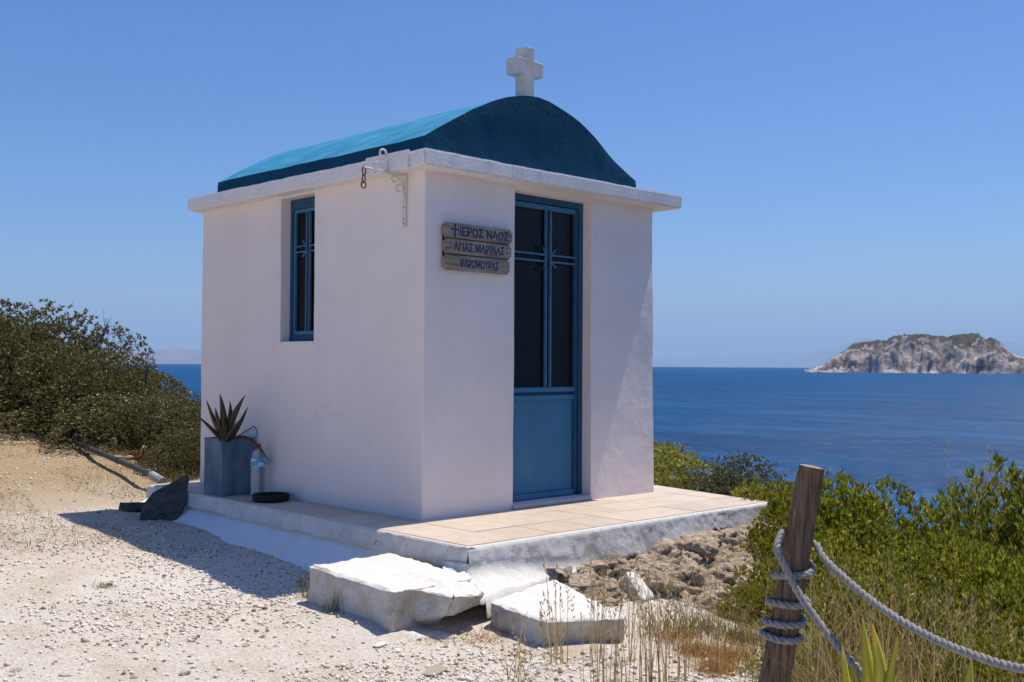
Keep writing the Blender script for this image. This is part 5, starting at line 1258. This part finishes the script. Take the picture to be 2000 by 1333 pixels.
# grass through the shrubs on the right slope
lst = []
rs = np.random.default_rng(90)
for k in range(15):
    u = rs.uniform(1620, 2080); d = rs.uniform(4.4, 6.0); p = at(u, 900, d); lst.append((p[0], p[1], 0.10, 0.10, 14))
for k in range(34):
    u = rs.uniform(1560, 2060); d = rs.uniform(3.9, 5.0); p = at(u, 900, d); lst.append((p[0], p[1], 0.09, 0.09, 22))
grass('dry_grass', scat_list(lst, 91), 0.25, 0.72, M['straw'], 'straw-coloured dry grass among the shrubs behind the ropes', 64, 0.4, 0.0020, 6, 0.25)
lst = [(*at(1530+q*14, 900, 4.25+0.12*(q % 3))[:2], 0.07, 0.07, 40) for q in range(9)]
grass('dry_grass', scat_list(lst, 95), 0.15, 0.4, M['weed'], 'tangled weeds and dry stems behind the post foot', 65, 0.7, 0.002, 5)
p = at(1870, 1080, 5.6); grass('dry_grass', np.array([[p[0], p[1], gz(p[0], p[1])], [p[0]+0.03, p[1], gz(p[0], p[1])], [p[0]-0.05, p[1]+0.03, gz(p[0], p[1])]]), 1.25, 1.45, M['straw'], 'tall thin pale flower stalks rising against the sea at right', 66, 0.16, 0.0026, 8, 1.0)
# small weeds in the yard
x, y = P2(612, 1168); grass('weed_tuft', scat_list([(x, y, 0.03, 0.05, 90), (*P2(650, 1195), 0.03, 0.04, 60), (*P2(590, 1148), 0.02, 0.03, 30)], 97), 0.05, 0.16, M['weed'], 'weed tuft at the foot of the side step', 67, 0.5, 0.0016, 4, kind=None)
x, y = P2(205, 1148); grass('weed_tuft', scatter(x, y, 0.035, 0.03, 110, 98), 0.015, 0.05, M['weed'], 'tiny flat weed tuft alone on the pale gravel', 68, 0.9, 0.0016, 3, kind=None)
x, y = P2(240, 1205); grass('weed_tuft', scatter(x, y, 0.03, 0.03, 40, 99), 0.012, 0.035, M['weed'], 'faint weed sprig below the flat weed tuft on gravel', 69, 0.9, 0.0016, 3, kind=None)
x, y = P2(375, 945); grass('weed_tuft', scat_list([(0.05, 3.25, 0.10, 0.10, 120), (0.15, 3.3, 0.12, 0.1, 120)], 100), 0.08, 0.26, M['weed'], 'green weeds behind the rear left corner of the platform', 70, 0.4, 0.002, 4, kind=None)
grass('straw_litter', scat_list([(*P2(245, 893), 0.12, 0.10, 500), (*P2(280, 915), 0.10, 0.10, 400)], 101), 0.03, 0.10, M['straw'], 'heap of pale straw under the left bushes beside the pipe', 71, 1.4, 0.002, 4)
grass('straw_litter', scat_list([(*P2(880, 1245), 0.10, 0.04, 160), (*P2(950, 1250), 0.08, 0.04, 160)], 102), 0.02, 0.07, M['straw_orange'], 'short brown dry litter along the cavity below the broken step', 72, 1.3, 0.0014, 3)
lst = [(*P2(u_, v_), 0.09, 0.06, 90) for u_, v_ in ((1330, 1225), (1370, 1232), (1410, 1240), (1450, 1248), (1480, 1262), (1300, 1235))]
grass('brown_weeds', scat_list(lst, 103), 0.05, 0.2, M['weed'], 'brown tangled weeds at the foot of the rubble', 73, 0.8, 0.0022, 4)
rs = np.random.default_rng(120); a_ = YAW+rs.uniform(-0.47, -0.2, 9000); d_ = rs.uniform(7.2, 12.8, 9000); x, y = CAM[0]+np.sin(a_)*d_, CAM[1]+np.cos(a_)*d_
ok = ((x < -0.75) | (y > 3.3)) & (noise(x*1.3, y*1.3, 0, 77) > -0.1); x, y = x[ok][:3600], y[ok][:3600]
q_ = np.stack([x, y, ground_z(x, y)], 1)
grass('straw_litter', np.array(q_), 0.015, 0.06, M['weed'], 'dry brown litter strewn over the tan earth at left', 74, 2.2, 0.0022, 3)
# yellowing agave in the lower right corner
def agave(name, c, leaves, label):
    root = empty(name, tuple(c)); tag(root, label, 'plant')
    sd_ = np.array([rt[0], rt[1], 0])
    for (b_, t_, w, bend) in leaves:
        p0 = np.array(b_)-c; p1 = np.array(t_)-c
        blade(p0, p1, w*1.35, np.array(bend), M['agave'], root, 'leaf', 0.004, side=sd_+np.array((0, 0, 0.0)), n=14)
dA = 3.55; c = np.array(at(1710, 1400, dA)); c[2] = gz(c[0], c[1])
fp = lambda u, v, d=dA: np.array(at(u, v, d))
agave('agave_plant', c, [(fp(1712, 1420), fp(1684, 1208), 0.020, (0, 0, 0.0)), (fp(1722, 1420), fp(1702, 1218, 3.5), 0.021, (0.02, -0.02, 0)), (fp(1735, 1425), fp(1753, 1245, 3.52), 0.017, (-0.01, 0.01, 0)), (fp(1665, 1430), fp(1645, 1262, 3.5), 0.014, (0, 0, 0)), (fp(1700, 1430), fp(1668, 1300, 3.62), 0.015, (0, 0, 0)), (fp(1745, 1440), fp(1790, 1330, 3.6), 0.016, (0, 0, 0.03))], 'upright yellow-green agave leaves below the lower rope')
c = np.array(at(1890, 1400, 3.4)); c[2] = gz(c[0], c[1])
agave('agave_plant', c, [(fp(1880, 1440, 3.4), fp(1897, 1288, 3.4), 0.020, (0, 0, 0)), (fp(1900, 1450, 3.4), fp(1935, 1345, 3.4), 0.016, (0, 0, 0))], 'orange-tipped agave leaf at the bottom right edge')

# ------------------------------------------------------------------ gravel and loose stones
def blocked(x, y):
    a = (x > np.interp(y, [-0.88, 2.95], [-0.60, -0.52])) & (y > -0.95) & (y < 2.95)
    b = (x > -1.10) & (x < -0.4) & (y > -1.15) & (y < -0.24)
    c = (x > -0.66) & (x < 0.2) & (y > -1.8) & (y < -0.9)
    d = ((x-E0[0])*EN[0]+(y-E0[1])*EN[1] > 0.05)
    return a | b | c | d
def gravel():
    rs = np.random.default_rng(200); N = 150000
    t = rs.uniform(0, 1, N); dist = 3.6+9.5*t**1.6; ang = YAW+rs.uniform(-0.5, 0.5, N)
    x = CAM[0]+np.sin(ang)*dist; y = CAM[1]+np.cos(ang)*dist
    keep = ~blocked(x, y) & (y < 7.5); 
    # patchy cover
    pn = noise(x*1.1, y*1.1, 0, 33); keep &= rs.random(N) < np.clip(0.5+0.8*pn, 0.10, 1.0)*np.interp(y, [2.0, 5], [1, 0.45])
    x, y = x[keep], y[keep]; n = len(x)
    base = np.array([(1, 0, 0), (0.2, 1, 0), (-1, 0.15, 0), (-0.1, -1, 0), (0.05, 0.1, 0.75), (0, 0, -0.6)])
    Fb = np.array([(0, 1, 4), (1, 2, 4), (2, 3, 4), (3, 0, 4), (1, 0, 5), (2, 1, 5), (3, 2, 5), (0, 3, 5)])
    s = (0.0032+0.0115*rs.random(n)**3.8)*rs.uniform(0.8, 1.3, n); rot = rs.uniform(0, 6.28, n)
    V = base[None]*(1+rs.uniform(-0.3, 0.3, (n, 6, 3))); V = V*s[:, None, None]; V[:, :, 1] *= rs.uniform(0.5, 1.0, n)[:, None]
    tl = rs.normal(size=n)*0.3; V[:, :, 2] += V[:, :, 0]*tl[:, None]
    cx_, sx_ = np.cos(rot)[:, None], np.sin(rot)[:, None]; vx = V[:, :, 0]*cx_-V[:, :, 1]*sx_; vy = V[:, :, 0]*sx_+V[:, :, 1]*cx_
    z = ground_z(x, y)
    V = np.stack([vx+x[:, None], vy+y[:, None], V[:, :, 2]+z[:, None]+s[:, None]*0.2], 2).reshape(-1, 3)
    F = (Fb[None]+6*np.arange(n)[:, None, None]).reshape(-1, 3)
    o = link_mesh('gravel', mesh_np('gravel', V, F, 3), M['gravel']); tag(o, 'loose pale gravel covering the yard', 'gravel', None, 'stuff')
gravel()
def stones():
    rs = np.random.default_rng(300); protos = []
    for k in range(6):
        bm = bmesh.new(); bmesh.ops.create_icosphere(bm, subdivisions=1, radius=1)
        for v in bm.verts:
            p = np.array(v.co); q = 1+0.45*float(noise(np.array([p[0]*1.3+k*9]), np.array([p[1]*1.3]), np.array([p[2]*1.3]), 5)[0]); v.co = Vector(p*q*np.array((1.0, rs.uniform(0.55, 0.8), rs.uniform(0.25, 0.45))))
        me = bpy.data.meshes.new('stone'); bm.to_mesh(me); bm.free(); me.materials.append(M['stone']); protos.append(me)
    n = 0
    while n < 150:
        d = 4.3+6.5*rs.random()**1.3; a = YAW+rs.uniform(-0.47, 0.2); x = CAM[0]+math.sin(a)*d; y = CAM[1]+math.cos(a)*d
        if blocked(np.array([x]), np.array([y]))[0] or y > 6.5: continue
        s = 0.011+0.024*rs.random()**2.2
        o = bpy.data.objects.new('loose_stone', protos[rs.integers(6)]); COL.objects.link(o)
        o.location = (x, y, gz(x, y)+s*0.08); o.scale = (s, s, s); o.rotation_euler = (rs.normal()*0.15, rs.normal()*0.15, rs.uniform(0, 6.28))
        tag(o, 'small loose stone lying on the pale gravel yard', 'stone', 'loose stones scattered on the yard'); n += 1
    for (u, v, s, rz, mt, lab) in ((848, 1316, 0.075, 0.5, 'shard', 'flat grey-green stone shard near the bottom edge of the photo'), (742, 1262, 0.042, 0.3, 'lime', 'white angular stone just below the side step corner'), (776, 1272, 0.028, 1.4, 'lime', 'smaller white stone right of the white angular stone'), (480, 1262, 0.028, 0.9, 'shard', 'rounded tan pebble standing out on the pale gravel')):
        me = protos[0].copy(); me.materials.clear(); p = gp(u, v)
        o = link_mesh('stone_shard' if mt == 'shard' else 'white_stone', me, M[mt]); o.location = (p[0], p[1], p[2]+s*0.12); o.scale = (s, s*0.9, s*0.7); o.rotation_euler = (0.08, -0.1, rz); tag(o, lab, 'stone')
stones()

# ------------------------------------------------------------------ air between here and the far hills
def haze():
    o = MB().box(-70000, 70000, -70000, 70000, -320, 2300).build('haze', None); tag(o, None, None, None, 'stuff')
    mt = bpy.data.materials.new('haze_air'); mt.use_nodes = True; ns = mt.node_tree.nodes; ls = mt.node_tree.links
    ns.remove(ns['Principled BSDF']); v = ns.new('ShaderNodeVolumePrincipled')
    v.inputs['Color'].default_value = (0.50, 0.72, 1.0, 1); v.inputs['Density'].default_value = 2.6e-5; v.inputs['Anisotropy'].default_value = 0.0
    ls.new(v.outputs[0], ns['Material Output'].inputs['Volume']); o.data.materials.append(mt)
haze()
